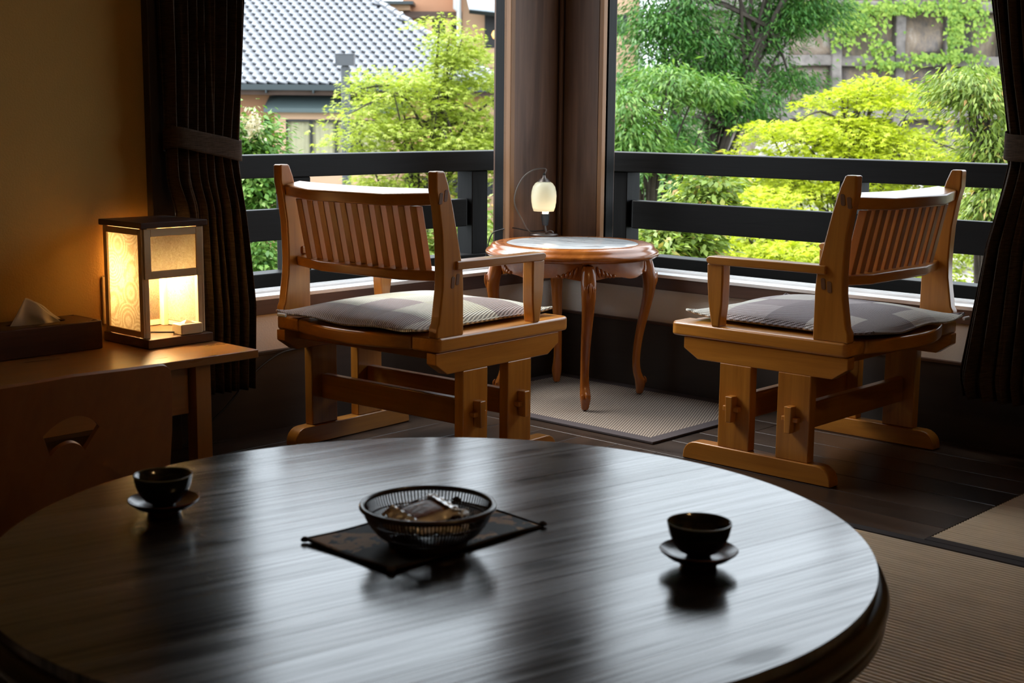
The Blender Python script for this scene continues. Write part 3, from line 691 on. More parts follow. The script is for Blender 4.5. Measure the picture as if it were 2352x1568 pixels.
G().tube(spl([(bx, 0, bz-.054), (bx+.004, 0, .014), (bx+.018, 0, .018), (bx+.028, 0, .013), (bx+.028, 0, .003)], 24), .0035, 8).build('bracket', 'pewter', gl, smooth=60)
lpt = bpy.data.lights.new('glass_lamp_light', 'POINT'); lpt.energy = .045; lpt.color = (1, .66, .36); lpt.shadow_soft_size = .012
lo = bpy.data.objects.new('glass_lamp_light', lpt); C.objects.link(lo); lo.parent = gl; lo.location = (bx, 0, bz+.024)
# its flex, over the table edge and down
fl = [lq(1246, 533), lq(1215, 530), (lq(1175, 0)[0], .02, .026), (lq(1147, 0)[0], .03, .018), (lq(1124, 0)[0], .03, -.004), (lq(1112, 0)[0], .03, -.10), (lq(1118, 0)[0], .05, -.22), (lq(1135, 0)[0], .10, -.42)]
fl[0] = (fl[0][0], .006, .02); fl[1] = (fl[1][0], .012, .016)
G().tube(spl(fl, 60), .0022, 6).build('flex', 'cord_black', gl, smooth=60)

# ------------------------------------------------------------------ round low table
TC, TR, TH, TA = (1.426, 1.478), .658, .36, rad(-11)
def to_table(px, py):
    p = on_z(px, py, TH); dx, dy = p.x-TC[0], p.y-TC[1]; c_, s_ = math.cos(-TA), math.sin(-TA)
    return (c_*dx-s_*dy, s_*dx+c_*dy)
KNOTS = [(*to_table(a, b_), r_) for a, b_, r_ in ((1222, 1101, .011), (1287, 1047, .010), (462, 1249, .010), (1240, 1296, .013), (1745, 1508, .016), (1300, 1478, .010), (330, 1310, .008), (1215, 1036, .009))]
table_top_mat()
lt = empty('low_table', (TC[0], TC[1], 0), TA, 'large round low table with dark brushed plank top', 'table')
ww = [.118, .132, .109, .126, .140, .115, .121, .131, .112, .127, .1]
y = -TR-.012; i = 0
while y < TR:
    y1 = min(y+ww[i % len(ww)], TR); y0 = max(y, -TR); i += 1
    if TR-y1 < .05: y1 = TR
    gp = .00012
    ya, yb = y0+gp, y1-gp
    ys_ = np.linspace(ya, yb, 26 if (y0 <= -TR+1e-6 or y1 >= TR-1e-6) else 14)
    pl = [(math.sqrt(max(TR*TR-q*q, 1e-7)), q) for q in ys_] + [(-math.sqrt(max(TR*TR-q*q, 1e-7)), q) for q in ys_[::-1]]
    o = G().prism(pl, 'z', TH-.018, TH).build('plank', 'brushed_cedar', lt, bevel=.0003, seg=1)
    y = y1
    if y >= TR: break
plain('table_rim_dark', (.012, .009, .008), .28, 0, .2, 10, 0, .5)
G().lathe([(.60, TH-.075), (.664, TH-.073), (.671, TH-.066), (.669, TH-.056), (.665, TH-.053), (.672, TH-.046), (.6755, TH-.035), (.671, TH-.024), (.662, TH-.0185), (.60, TH-.0185)], 160).build('table_rim', 'table_rim_dark', lt, smooth=40)
for i in range(4):
    a = PI/4+i*PI/2; g = G(); x, y_ = .42*math.cos(a), .42*math.sin(a)
    g.tube([(x, y_, TH-.075), (x, y_, .2), (x*1.05, y_*1.05, .0)], [.05, .045, .035], 14); g.build('leg', 'table_rim_dark', lt, smooth=50)
G().lathe([(.50, TH-.13), (.50, TH-.076)], 64).build('under_frame', 'table_rim_dark', lt, smooth=40)
# cloth mat and bowl of sweets
mt = empty('table_mat', (1.423, 1.494, TH+.0014), rad(-1), 'dark brocade table mat with tan leaf pattern', 'mat')
def mfn(u, v):
    x, y_ = (u-.5)*.316, (v-.5)*.196
    return (x, y_, .0016+.0011*math.sin(9*u+2)*math.sin(7*v+1)*(abs(2*u-1)**3+abs(2*v-1)**3))
G().grid(mfn, 30, 20).build('cloth', 'brocade_cloth', mt, smooth=60, solid=.0022)
edge = [mfn(i/30, 0) for i in range(30)]+[mfn(1, i/20) for i in range(20)]+[mfn(1-i/30, 1) for i in range(30)]+[mfn(0, 1-i/20) for i in range(21)]
G().tube([(p[0], p[1], p[2]+.0008) for p in edge], .0024, 6).build('hem', 'heri_cloth', mt, smooth=60)
for (u, v) in ((0, 0), (1, 0), (0, 1), (1, 1)):
    p = mfn(u, v); G().lathe([(.001, 0), (.006, .001), (.007, .004), (.004, .007), (.001, .008)], 10, (p[0], p[1], 0)).build('corner_knot', 'heri_cloth', mt, smooth=60)
BW = on_z(983, 1160, TH+.0635); BS = .1*1.0
bk = empty('sweets_basket', (BW.x, BW.y, TH+.0056), 0, 'round dark bamboo basket of wrapped sweets on the brocade mat', 'basket')
bprof = [(.056, .008), (.066, .011), (.078, .020), (.087, .032), (.094, .045), (.0975, .0565)]
rb = G(); nr = 110
for k in range(nr):
    a = 2*PI*k/nr; w = .0011
    vs = []
    for r_, z_ in bprof:
        for dr in (-.0007, .0007):
            for s in (-1, 1): vs.append(((r_+dr)*math.cos(a)-s*w*math.sin(a), (r_+dr)*math.sin(a)+s*w*math.cos(a), z_))
    fs = []
    for j in range(len(bprof)-1):
        b0, b1 = j*4, (j+1)*4
        fs += [(b0, b0+1, b1+1, b1), (b0+2, b1+2, b1+3, b0+3), (b0, b1, b1+2, b0+2), (b0+1, b0+3, b1+3, b1+1)]
    rb.add(vs, fs)
tag(rb.build('ribs', 'bamboo_dark', bk), kind='stuff')
def ring(r_, z_, t): return [((r_)*math.cos(a), (r_)*math.sin(a), z_) for a in np.linspace(0, 2*PI, 73)]
G().tube(ring(.0985, .058, 0), .0042, 10).build('rim', 'bamboo_dark', bk, smooth=60)
for r_, z_ in ((.090, .038), (.074, .0175)): G().tube(ring(r_, z_, 0), .0014, 6).build('hoop', 'bamboo_dark', bk, smooth=60)
G().lathe([(.052, .0), (.060, .001), (.060, .009), (.056, .010), (.0, .0101)], 40).build('base', 'bamboo_dark', bk, smooth=40)
def sweet(name, label, x, y_, z, rz, tx, ty, L_, W_, fill):
    t = empty(name, (BW.x+x, BW.y+y_, TH+.0056+z), 0, label, 'sweet', 'wrapped sweets in the basket'); t.rotation_euler = (tx, ty, rz)
    def sh(u, v, s):
        a, b_ = 2*u-1, 2*v-1; e = max(0, 1-abs(a)**3)*max(0, 1-abs(b_)**4)
        return (a*L_/2, b_*W_/2, s*.0085*e**.6+.0012*math.sin(11*u+5*v)*(abs(a)**6))
    for s in (1, -1): G().grid(lambda u, v: sh(u, v, s), 18, 12).build('filling', fill, t, smooth=60)
    for sx in (-1, 1):
        G().grid(lambda u, v: (sx*(L_/2*.72+L_*.24*u), (v-.5)*W_*1.06, .0035*math.sin(26*v+sx)*u+.0092*(1-u)+.0005), 6, 24).build('wrapper_end', 'wrapper', t, smooth=60, solid=.0004)
    for sy in (-1, 1):
        G().grid(lambda u, v: ((u-.5)*L_, sy*(W_/2*.80+W_*.18*v), .0025*math.sin(17*u)*v+.0088*(1-v)+.0004), 20, 4).build('wrapper_seam', 'wrapper', t, smooth=60, solid=.0004)
sweet('wrapped_sweet', 'large flat brown bean cake in a white-edged wrapper on top of the basket', -.014, -.004, .050, rad(-8), rad(8), rad(-6), .084, .066, 'bean_cake')
sweet('wrapped_sweet', 'plum-purple sweet in a clear wrapper inside the basket', .038, -.012, .036, rad(35), rad(-5), rad(12), .054, .042, 'plum_cake')
sweet('wrapped_sweet', 'small brown wrapped sweet tipped against the basket wall', .050, .024, .036, rad(60), rad(14), rad(-14), .046, .036, 'bean_cake')
sweet('wrapped_sweet', 'clear crinkled wrapper packet in the basket beside the large brown cake', -.038, -.030, .037, rad(10), rad(6), rad(8), .052, .040, 'wrapper')
sweet('wrapped_sweet', 'brown wrapped sweet lying low beneath the purple one', .014, -.030, .026, rad(-40), rad(4), rad(5), .050, .040, 'bean_cake')
sweet('wrapped_sweet', 'brown wrapped sweet lying at the bottom of the basket', -.018, .026, .022, rad(80), rad(-4), rad(4), .056, .044, 'bean_cake')
# tea cups on lacquer saucers
def cup_set(px, py, where, tea):
    p = on_z(px, py, TH+.066)
    s = empty('lacquer_saucer', (p.x, p.y, TH+.0003), 0, 'dark red lacquer saucer under the tea cup '+where, 'saucer', 'lacquer saucers on the round table')
    G().lathe([(.026, 0), (.028, .005), (.026, .008), (.044, .0135), (.055, .022), (.0568, .0245), (.0555, .0255), (.045, .019), (.030, .0145), (.001, .0135)], 48).build('dish', 'lacquer', s, smooth=50)
    c_ = empty('tea_cup', (p.x, p.y, TH+.0145), 0, 'black glazed tea cup standing in the saucer '+where, 'cup', 'tea cups on the round table')
    G().lathe([(.017, 0), (.019, .004), (.020, .005), (.030, .010), (.038, .020), (.0435, .034), (.0465, .049), (.0462, .0505), (.0448, .050), (.042, .035), (.036, .021), (.026, .012), (.001, .009)], 56).build('bowl', 'glaze_dark', c_, smooth=60)
    G().tube([(.0458*math.cos(a), .0458*math.sin(a), .0505) for a in np.linspace(0, 2*PI, 57)], .0011, 6).build('rim', 'glaze_rim', c_, smooth=60)
    if tea: G().lathe([(.0395, .028), (.0005, .0282)], 40).build('tea_surface', 'tea', c_, smooth=30)
cup_set(374, 1088, 'towards the desk', False); cup_set(1607, 1197, 'towards the tatami edge', True)

# ------------------------------------------------------------------ writing desk, lantern, tissue box, floor chair
DZ = .36
dk = empty('writing_desk', (1.4, 3.26, 0), 0, 'low light wood writing desk against the plaster wall', 'desk')
def dbox(name, mat, x0, x1, y0, y1, z0, z1, bevel=.002): return box(name, mat, dk, x0-1.4, x1-1.4, y0-3.26, y1-3.26, z0, z1, bevel=bevel)
dbox('desk_top', 'desk_wood_x', .55, 2.264, 3.037, 3.466, DZ-.023, DZ, .0025)
for x in (.66, 2.075):
    dbox('leg', 'desk_wood_z', x, x+.048, 3.060, 3.105, 0, DZ-.023); dbox('leg', 'desk_wood_z', x, x+.048, 3.415, 3.460, 0, DZ-.023)
dbox('drawer_front', 'desk_wood_x', .72, 2.068, 3.085, 3.103, .205, DZ-.024)
dbox('back_panel', 'desk_wood_x', .71, 2.075, 3.44, 3.455, .10, DZ-.024)
dbox('side_rail', 'desk_wood_y', 2.085, 2.110, 3.105, 3.425, .26, DZ-.024)
# lantern
lx0, lx1, ly0, ly1 = 2.056, 2.243, 3.262, 3.452
ln = empty('paper_lantern', (2.15, 3.357, DZ), 0, 'square wooden lantern with washi paper panels glowing on the desk', 'lamp')
OX, OY = 2.15, 3.357
def lbox(name, mat, x0, x1, y0, y1, z0, z1, bevel=.0015, par=None):
    return box(name, mat, par or ln, x0-OX, x1-OX, y0-OY, y1-OY, z0-DZ, z1-DZ, bevel=bevel)
lbox('base', 'lantern_base_wood', 2.048, 2.258, 3.238, 3.464, DZ+.0005, DZ+.026, .002)
lbox('top_board', 'walnut_x', lx0-.012, lx1+.014, ly0-.012, ly1+.012, .686, .702, .002)
B0 = DZ+.026
for (x, y_) in ((lx0, ly0), (lx1-.016, ly0), (lx0, ly1-.016), (lx1-.016, ly1-.016)):
    lbox('post', 'lantern_frame_wood', x, x+.016, y_, y_+.016, B0, .686)
def panel(face, z0, z1, paper):
    fr = []
    a0, a1, w, t = (ly0, ly1, .017, .006) if face in 'LR' else (lx0, lx1, .021, .006)
    if face == 'L': mk = lambda a, b_, c0, c1, n_: lbox(n_, 'lantern_frame_wood', lx0-t, lx0, a, b_, c0, c1, .001)
    if face == 'R': mk = lambda a, b_, c0, c1, n_: lbox(n_, 'lantern_frame_wood', lx1, lx1+t, a, b_, c0, c1, .001)
    if face == 'F': mk = lambda a, b_, c0, c1, n_: lbox(n_, 'lantern_frame_wood_x', a, b_, ly0-t, ly0, c0, c1, .001)
    if face == 'B': mk = lambda a, b_, c0, c1, n_: lbox(n_, 'lantern_frame_wood_x', a, b_, ly1, ly1+t, c0, c1, .001)
    mk(a0, a0+w, z0, z1, 'panel_frame'); mk(a1-w, a1, z0, z1, 'panel_frame'); mk(a0+w, a1-w, z0, z0+w, 'panel_frame'); mk(a0+w, a1-w, z1-w, z1, 'panel_frame')
    g = G(); d = .001
    if face == 'L': q = [(lx0+d, a0+w-.002, z0+w-.002), (lx0+d, a1-w+.002, z0+w-.002), (lx0+d, a1-w+.002, z1-w+.002), (lx0+d, a0+w-.002, z1-w+.002)]
    if face == 'R': q = [(lx1-d, a0+w-.002, z0+w-.002), (lx1-d, a1-w+.002, z0+w-.002), (lx1-d, a1-w+.002, z1-w+.002), (lx1-d, a0+w-.002, z1-w+.002)]
    if face == 'F': q = [(a0+w-.002, ly0+d, z0+w-.002), (a1-w+.002, ly0+d, z0+w-.002), (a1-w+.002, ly0+d, z1-w+.002), (a0+w-.002, ly0+d, z1-w+.002)]
    if face == 'B': q = [(a0+w-.002, ly1-d, z0+w-.002), (a1-w+.002, ly1-d, z0+w-.002), (a1-w+.002, ly1-d, z1-w+.002), (a0+w-.002, ly1-d, z1-w+.002)]
    q = [(x-OX, y_-OY, z-DZ) for x, y_, z in q]
    g.add(q, [(0, 1, 2, 3)]); g.build('washi_panel', paper, ln, recalc=False)
panel('L', B0+.002, .684, 'washi_swirl'); panel('F', .548, .684, 'washi_front'); panel('R', B0+.002, .684, 'washi_side'); panel('B', B0+.002, .684, 'washi_fibre')
G().lathe([(.001, -.034), (.016, -.030), (.026, -.016), (.028, 0), (.022, .018), (.013, .030), (.012, .045)], 24, (0, .01, .245)).build('bulb', 'bulb_warm', ln, smooth=60)
G().lathe([(.014, .0), (.014, .05)], 20, (0, .01, .275)).build('bulb_holder', 'bakelite', ln, smooth=40)
lt2 = bpy.data.lights.new('lantern_light', 'POINT'); lt2.energy = 12.0; lt2.color = (1, .70, .34); lt2.shadow_soft_size = .03
lo2 = bpy.data.objects.new('lantern_light', lt2); C.objects.link(lo2); lo2.parent = ln; lo2.location = (0, .040, .205)
sw = lbox('switch_box', 'cream_plastic', 2.158, 2.229, 3.245, 3.292, B0, B0+.030, .003)
G().add([(2.175-OX, 3.256-OY, B0+.030-DZ), (2.212-OX, 3.256-OY, B0+.030-DZ), (2.212-OX, 3.282-OY, B0+.030-DZ), (2.175-OX, 3.282-OY, B0+.030-DZ), (2.19-OX, 3.268-OY, B0+.040-DZ)], [(0, 3, 2, 1), (0, 1, 4), (1, 2, 4), (2, 3, 4), (3, 0, 4)]).build('switch_button', 'cream_plastic', sw, bevel=.001)
G().tube([(2.16-OX, 3.28-OY, B0+.006-DZ), (2.11-OX, 3.34-OY, B0+.004-DZ), (2.10-OX, 3.43-OY, B0+.006-DZ)], .0028, 6).build('flex', 'cord_black', ln, smooth=60)
# wall outlet behind the lantern
ot = empty('wall_outlet', (2.115, WY, .468), 0, 'cream outlet plate on the plaster wall behind the lantern', 'outlet')
box('plate', 'outlet_plate', ot, -.05, .05, -.009, 0, -.069, .069, bevel=.004)
for dz in (-.03, .03): box('socket', 'outlet_plate', ot, -.016, .016, -.0105, -.008, dz-.018, dz+.018, bevel=.002)
# tissue box
tb = empty('tissue_box', (1.82, 3.42, DZ+.0005), 0, 'dark walnut tissue box on the writing desk', 'tissue box')
box('side', 'walnut_x', tb, -.155, .153, -.078, -.068, 0, .078, bevel=.004, seg=2); box('side', 'walnut_x', tb, -.155, .153, .060, .070, 0, .078, bevel=.004, seg=2)
box('side', 'walnut_y', tb, -.155, -.145, -.068, .060, 0, .078, bevel=.003); box('side', 'walnut_y', tb, .143, .153, -.068, .060, 0, .078, bevel=.003)
# lid with oval slot
def slotted(parent):
    n = 40; out = []; inn = []
    X0, X1, Y0, Y1 = -.145, .143, -.068, .060
    for k in range(n):
        a = 2*PI*k/n; c_, s_ = math.cos(a), math.sin(a); m_ = max(abs(c_)/((X1-X0)/2), abs(s_)/((Y1-Y0)/2))
        out.append(((X0+X1)/2+c_/m_, (Y0+Y1)/2+s_/m_)); inn.append(((X0+X1)/2+.085*c_, (Y0+Y1)/2+.026*s_))
    vs = [(x, y_, z) for z in (.070, .078) for x, y_ in out] + [(x, y_, z) for z in (.070, .078) for x, y_ in inn]
    fs = []
    for k in range(n):
        k2 = (k+1) % n
        fs += [(n+k, n+k2, 3*n+k2, 3*n+k), (k, 2*n+k, 2*n+k2, k2), (2*n+k, 3*n+k, 3*n+k2, 2*n+k2)]
    G().add(vs, fs).build('lid', 'walnut_x', parent)
slotted(tb)
box('inner_floor', 'walnut_x', tb, -.145, .143, -.068, .06, 0, .05, bevel=0)
def tsf(u, v):
    a = (u-.5)*2; h = (a+1)/.62 if a < -.38 else (1-a)/1.38
    z = .062 + .086*h**.85*v + .003*math.sin(11*u+3*v)*v
    x = a*.080 + .006*math.sin(8*v)*(1-abs(a)); y_ = -.004+.020*math.sin(7*u)*(1-v)*.6+.012*math.sin(15*u+2)*v*(1-v)*2
    return (x, y_, z)
G().grid(tsf, 36, 14).build('tissue', 'tissue_paper', tb, smooth=60, solid=.0006)
G().grid(lambda u, v: (tsf(u, v)[0]*.9+.012*v+.02, tsf(u, v)[1]+.014+.012*v, tsf(u, v)[2]*.86+.006), 36, 14).build('tissue', 'tissue_paper', tb, smooth=60, solid=.0006)
# legless floor chair seen from behind, with a fan shaped hand hole
fc = empty('floor_chair', (1.52, 2.86, 0), 0, 'legless bent plywood floor chair with fan-shaped hand hole before the desk', 'chair')
def bent(x, h):      # x across, h up the back; returns local position
    y_ = -.155*max(0, (h-.05))/.38 + .02*math.exp(-((h-.02)/.05)**2); return (x, y_ - .0+.06*(x/.25)**2*.25, h)
def backrest():
    bm = bmesh.new()
    out = [(-.30, .03), (.345, .03), (.325, .15), (.305, .25), (.270, .385)] + [(.225+.04*math.cos(a), .390+.035*math.sin(a)) for a in np.linspace(.2, PI/2, 6)] + [(.0, .432), (-.2, .425), (-.26, .40), (-.285, .25)]
    fx, fz = .02, .30
    o1 = [(fx+.118*math.sin(a), fz-.165+.20*math.cos(a)) for a in np.linspace(-.62, .62, 15)]
    i1 = [(fx+.118*.62*math.sin(a)*1.0, fz-.165+.135*math.cos(a)) for a in np.linspace(.62, -.62, 15)]
    hole = o1 + i1
    def loop(pts):
        vs = [bm.verts.new((p[0], 0, p[1])) for p in pts]; return [bm.edges.new((vs[i], vs[(i+1) % len(vs)])) for i in range(len(vs))]
    es = loop(out)+loop(hole)
    bmesh.ops.triangle_fill(bm, use_beauty=True, use_dissolve=False, edges=es)
    bmesh.ops.subdivide_edges(bm, edges=[e for e in bm.edges if e.calc_length() > .12], cuts=3, use_grid_fill=False)
    bmesh.ops.triangulate(bm, faces=bm.faces)
    for v in bm.verts: v.co = Vector(bent(v.co.x, v.co.z))
    me = bpy.data.meshes.new('backrest'); bm.to_mesh(me); bm.free(); me.materials.append(MATS['ply_wood'])
    o = bpy.data.objects.new('backrest', me); C.objects.link(o); o.parent = fc
    md = o.modifiers.new('solid', 'SOLIDIFY'); md.thickness = .011; md.offset = 0
    md = o.modifiers.new('bevel', 'BEVEL'); md.width = .002; md.segments = 2; md.limit_method = 'ANGLE'; md.angle_limit = rad(50)
backrest()
G().prism([(-.28, .0), (.28, .0), (.27, .36), (-.27, .36)], 'z', .024, .036).build('seat', 'ply_wood', fc, bevel=.003)
box('foot', 'ply_wood', fc, -.25, -.21, .02, .34, 0, .024); box('foot', 'ply_wood', fc, .21, .25, .02, .34, 0, .024)
# extension cord along the wainscot under the window
ec = [Vector((2.30, 3.470, .008)), Vector((2.45, 3.468, .10)), Vector((2.56, 3.474, .19)), Vector((2.66, 3.478, .240)), Vector((2.74, 3.480, .252)), Vector((2.90, 3.482, .258)), Vector((3.2, 3.482, .2585)), Vector((3.6, 3.481, .2588)), Vector((3.9, 3.480, .259))]
tag(G().tube(spl(ec, 60), .0036, 8).build('extension_cord', 'cord_black', smooth=60), 'black extension cord clipped along the wainscot ledge under the window', 'cord')

# ------------------------------------------------------------------ lamp added for warm fill light, unseen above and behind the viewer
cl = empty('fill_lamp', (1.7, .1, CEIL), 0, 'unseen added fill lamp in a square wood and paper frame over the tatami room', 'lamp')
for a_ in (-.24, .22): box('frame', 'desk_wood_x', cl, -.24, .24, a_, a_+.02, -.13, -.02); box('frame', 'desk_wood_y', cl, a_, a_+.02, -.22, .22, -.13, -.02)
box('canopy', 'desk_wood_x', cl, -.22, .22, -.22, .22, -.02, 0)
box('diffuser', 'washi_fibre', cl, -.22, .22, -.22, .22, -.112, -.11, bevel=0)
cb = bpy.data.lights.new('fill_lamp_light', 'POINT'); cb.energy = 32; cb.color = (1, .62, .28); cb.shadow_soft_size = .12
cbo = bpy.data.objects.new('fill_lamp_light', cb); C.objects.link(cbo); cbo.parent = cl; cbo.location = (0, 0, -.26)
G().lathe([(.02, -.32), (.09, -.29), (.12, -.22), (.09, -.15), (.02, -.13)], 24).build('globe', 'opal_glass', cl, smooth=60)

# ------------------------------------------------------------------ curtains
def curtain(pos, label, lo_fn, hi_fn, axis, base, z0, z1, folds, tie, sgn):
    t = empty('curtain', (pos[0], pos[1], z0), 0, label, 'curtain', 'brown curtains tied back at the windows')
    nu, nv = 240, 70
    def pinch(z): return math.exp(-((z-tie[2])/.16)**2)
    def fn(u, v):
        z = z0 + (z1-z0)*v; a0, a1 = lo_fn(z), hi_fn(z); p = pinch(z)
        a = a0 + (a1-a0)*u
        ph = 2*PI*folds*u + .9*math.sin(3.1*u*PI+z*1.3)
        amp = (.030*(1-.45*p))*(.55+.45*math.sin(5*u+1.0)**2)
        off = amp*math.sin(ph) + .010*math.sin(2.3*ph+z*2)*(1-p) - .012*p*math.sin(PI*u)
        return (a-pos[0], base+sgn*off-pos[1], z-z0) if axis == 'x' else (base+sgn*off-pos[0], a-pos[1], z-z0)
    G().grid(fn, nu, nv).build('drape', 'curtain_cloth', t, smooth=70, solid=.0015)
    # tieback band wrapped around the drape
    g = G(); n = 40; za, zb = tie[0], tie[1]
    def band(u, v):
        ang = 2*PI*u; z = za+(zb-za)*v; zc = tie[2]
        a0, a1 = lo_fn(zc), hi_fn(zc); m_ = (a0+a1)/2; h_ = (a1-a0)/2+.006
        ca, sa = math.cos(ang), math.sin(ang)
        ca = math.copysign(abs(ca)**.6, ca); sa = math.copysign(abs(sa)**.75, sa)
        a = m_+h_*ca; off = .043*sa
        z += tie[3]*ca*sgn_t*.5 + .006*math.sin(2*ang)
        return (a-pos[0], base+off-pos[1], z-z0) if axis == 'x' else (base+off-pos[0], a-pos[1], z-z0)
    sgn_t = -1 if axis == 'x' else 1
    g.grid(band, n, 8).build('tieback', 'curtain_cloth', t, smooth=70, solid=.002)
def interp(tab):
    zs = [a for a, _ in tab]; vs = [b_ for _, b_ in tab]
    return lambda z: float(np.interp(z, zs, vs))
curtain((2.38, 3.425), 'dark brown tied-back curtain beside the paper lantern', interp([(.1, 2.285), (.72, 2.280), (.80, 2.252), (2.0, 2.235)]), interp([(.16, 2.525), (.42, 2.535), (.70, 2.508), (.87, 2.487), (.93, 2.493), (1.1, 2.505), (1.32, 2.517), (2.0, 2.535)]), 'x', 3.425, .165, 1.97, 8, (.875, .935, .905, .035), 1)
curtain((3.95, 1.6), 'dark brown tied-back curtain behind the armchair with the grey cushion', interp([(.1, 1.33), (.9, 1.45), (2.0, 1.36)]), interp([(.165, 1.805), (.23, 1.822), (.63, 1.764), (.80, 1.722), (.87, 1.708), (.93, 1.712), (1.1, 1.745), (1.335, 1.789), (2.0, 1.85)]), 'y', 3.952, .165, 1.97, 10, (.872, .948, .91, .03), -1)

# ------------------------------------------------------------------ outdoors
GZ = -3.6
gd = G()
def gfn(u, v):
    f = -2+85*v; s = (u-.5)*130
    p = HF*f + HR*s
    z = GZ + .35*noise.noise(Vector((p.x*.11, p.y*.11, 0))) + max(0, (f-30))*.02
    return (p.x, p.y, z)
gd.grid(gfn, 60, 40).build('ground', 'garden_soil', smooth=60)['kind'] = 'structure'

# leaf scattering
TEMPL = {}
def templ(kind):
    if kind == 'maple':
        vs, fs = [], []
        for a, l_ in ((-78, .55), (-40, .85), (0, 1.0), (40, .85), (78, .55)):
            a = rad(a); d = np.array([math.cos(a), math.sin(a)]); s_ = np.array([-d[1], d[0]])
            b0 = d*l_*.42; k = len(vs)
            vs += [(0, 0, 0), (*(b0+s_*.13*l_), .03), (*(d*l_), -.06), (*(b0-s_*.13*l_), .03)]; fs.append((k, k+1, k+2, k+3))
        return np.array(vs), fs
    if kind == 'leaf': return np.array([(0, 0, 0), (.45, .26, .05), (1, 0, -.04), (.45, -.26, .05)]), [(0, 1, 2, 3)]
    if kind == 'long': return np.array([(0, 0, 0), (.4, .13, .03), (1, 0, -.10), (.4, -.13, .03)]), [(0, 1, 2, 3)]
    if kind == 'ivy': return np.array([(0, 0, 0), (.2, .45, .03), (1, 0, -.03), (.2, -.45, .03)]), [(0, 1, 2, 3)]
def leaves(name, mat, parent, origin, P, D, NRM, S, kind):
    T, F = templ(kind); m = len(T); n = len(P)
    D = D/np.linalg.norm(D, axis=1, keepdims=True); B = np.cross(NRM, D); B /= np.linalg.norm(B, axis=1, keepdims=True); Nn = np.cross(D, B)
    V = P[:, None, :] + S[:, None, None]*(T[None, :, 0:1]*D[:, None, :] + T[None, :, 1:2]*B[:, None, :] + T[None, :, 2:3]*Nn[:, None, :])
    V = (V - np.array(origin)[None, None, :]).reshape(-1, 3)
    Fa = np.array(F); q = Fa.shape[1]
    idx = (Fa[None] + (np.arange(n)*m)[:, None, None]).reshape(-1)
    me = bpy.data.meshes.new(name); me.vertices.add(len(V)); me.vertices.foreach_set('co', V.astype(np.float32).ravel())
    nf = n*len(F); me.loops.add(nf*q); me.loops.foreach_set('vertex_index', idx.astype(np.int32))
    me.polygons.add(nf); me.polygons.foreach_set('loop_start', np.arange(nf, dtype=np.int32)*q)
    me.update(calc_edges=True); me.materials.append(MATS[mat])
    o = bpy.data.objects.new(name, me); C.objects.link(o); o.parent = parent; o['kind'] = 'stuff'
    return o
def crown_points(blobs, nspray, nleaf, flat, spread):
    w = np.array([b[1][0]*b[1][1]*b[1][2] for b in blobs])**.55; w /= w.sum()
    SP = []
    for k in rng.choice(len(blobs), nspray, p=w):
        c_, r_ = blobs[k]; d = rng.normal(size=3); d /= np.linalg.norm(d); q = rng.random()**.40
        SP.append(np.array(c_)+d*np.array(r_)*q)
    SP = np.array(SP)
    own = rng.integers(0, nspray, nleaf)
    ang = rng.random(nleaf)*2*PI; rr = np.sqrt(rng.random(nleaf))*spread*(.6+.8*rng.random(nspray)[own])
    off = np.stack([np.cos(ang)*rr, np.sin(ang)*rr, rng.normal(size=nleaf)*flat*spread - .25*rr*rr/spread], 1)
    return SP, SP[own]+off, ang
def tree(name, label, blobs, base, mat, kind, nspray, nleaf, size, spread, flat=.16, droop=.35, trunk_r=.09, bmat='bark', group=None, trunk_top=None, nbranch=40, cat='tree'):
    base = Vector(base); t = empty(name, base, 0, label, cat, group)
    SP, P, ang = crown_points(blobs, nspray, nleaf, flat, spread)
    n = len(P); D = np.stack([np.cos(ang), np.sin(ang), -droop+rng.normal(size=n)*.3], 1) + rng.normal(size=(n, 3))*.25
    NR = np.stack([rng.normal(size=n)*.35, rng.normal(size=n)*.35, np.ones(n)], 1)
    leaves('foliage', mat, t, base, P, D, NR, size*(.7+.6*rng.random(n)), kind)
    cc = np.mean([b[0] for b in blobs], axis=0); tt = Vector(trunk_top) if trunk_top else Vector((cc[0], cc[1], cc[2]))
    mid = base.lerp(tt, .5)+Vector((rng.normal()*.1, rng.normal()*.1, 0))
    tr = [Vector(p)-base for p in spl([base, mid, tt], 12)]
    G().tube(tr, list(np.linspace(trunk_r, trunk_r*.45, len(tr))), 8).build('trunk', 'bark', t, smooth=60)
    g = G()
    for s_ in SP[rng.choice(len(SP), min(nbranch, len(SP)), replace=False)]:
        e = Vector(s_)-base; k = int(rng.integers(len(tr)//2, len(tr))); st_ = tr[k]
        m_ = st_.lerp(e, .55)+Vector((0, 0, .12*(e-st_).length))
        q_ = spl([st_, m_, e], 8); g.tube(q_, list(np.linspace(trunk_r*.32, trunk_r*.06, len(q_))), 5, cap=False)
    if g.v: tag(g.build('branches', 'bark', t, smooth=60), kind='stuff')
    return t
def blob(px, py, d, wpx, hpx, dep=None):
    c_ = at(px, py, d); k = d/FPX; return (tuple(c_), (wpx*k*.85, dep or wpx*k*.8, hpx*k))

# yellow-green maple in front of the tiled house
tree('young_maple', 'yellow-green maple standing in front of the tiled roof house', [blob(960, 250, 14, 190, 120), blob(1060, 210, 14.5, 110, 130), blob(850, 290, 13.6, 95, 60), blob(1040, 95, 14.2, 50, 60), blob(1025, 40, 14.2, 22, 30), blob(1080, 330, 14, 120, 90), blob(930, 430, 14, 170, 80), blob(1150, 300, 15, 90, 120)],
     tuple(HF*14.2+HR*(-.8)+Vector((0, 0, GZ))), 'leaf_yellowgreen', 'maple', 210, 20000, .050, .30, .10, .2, .07, nbranch=70)
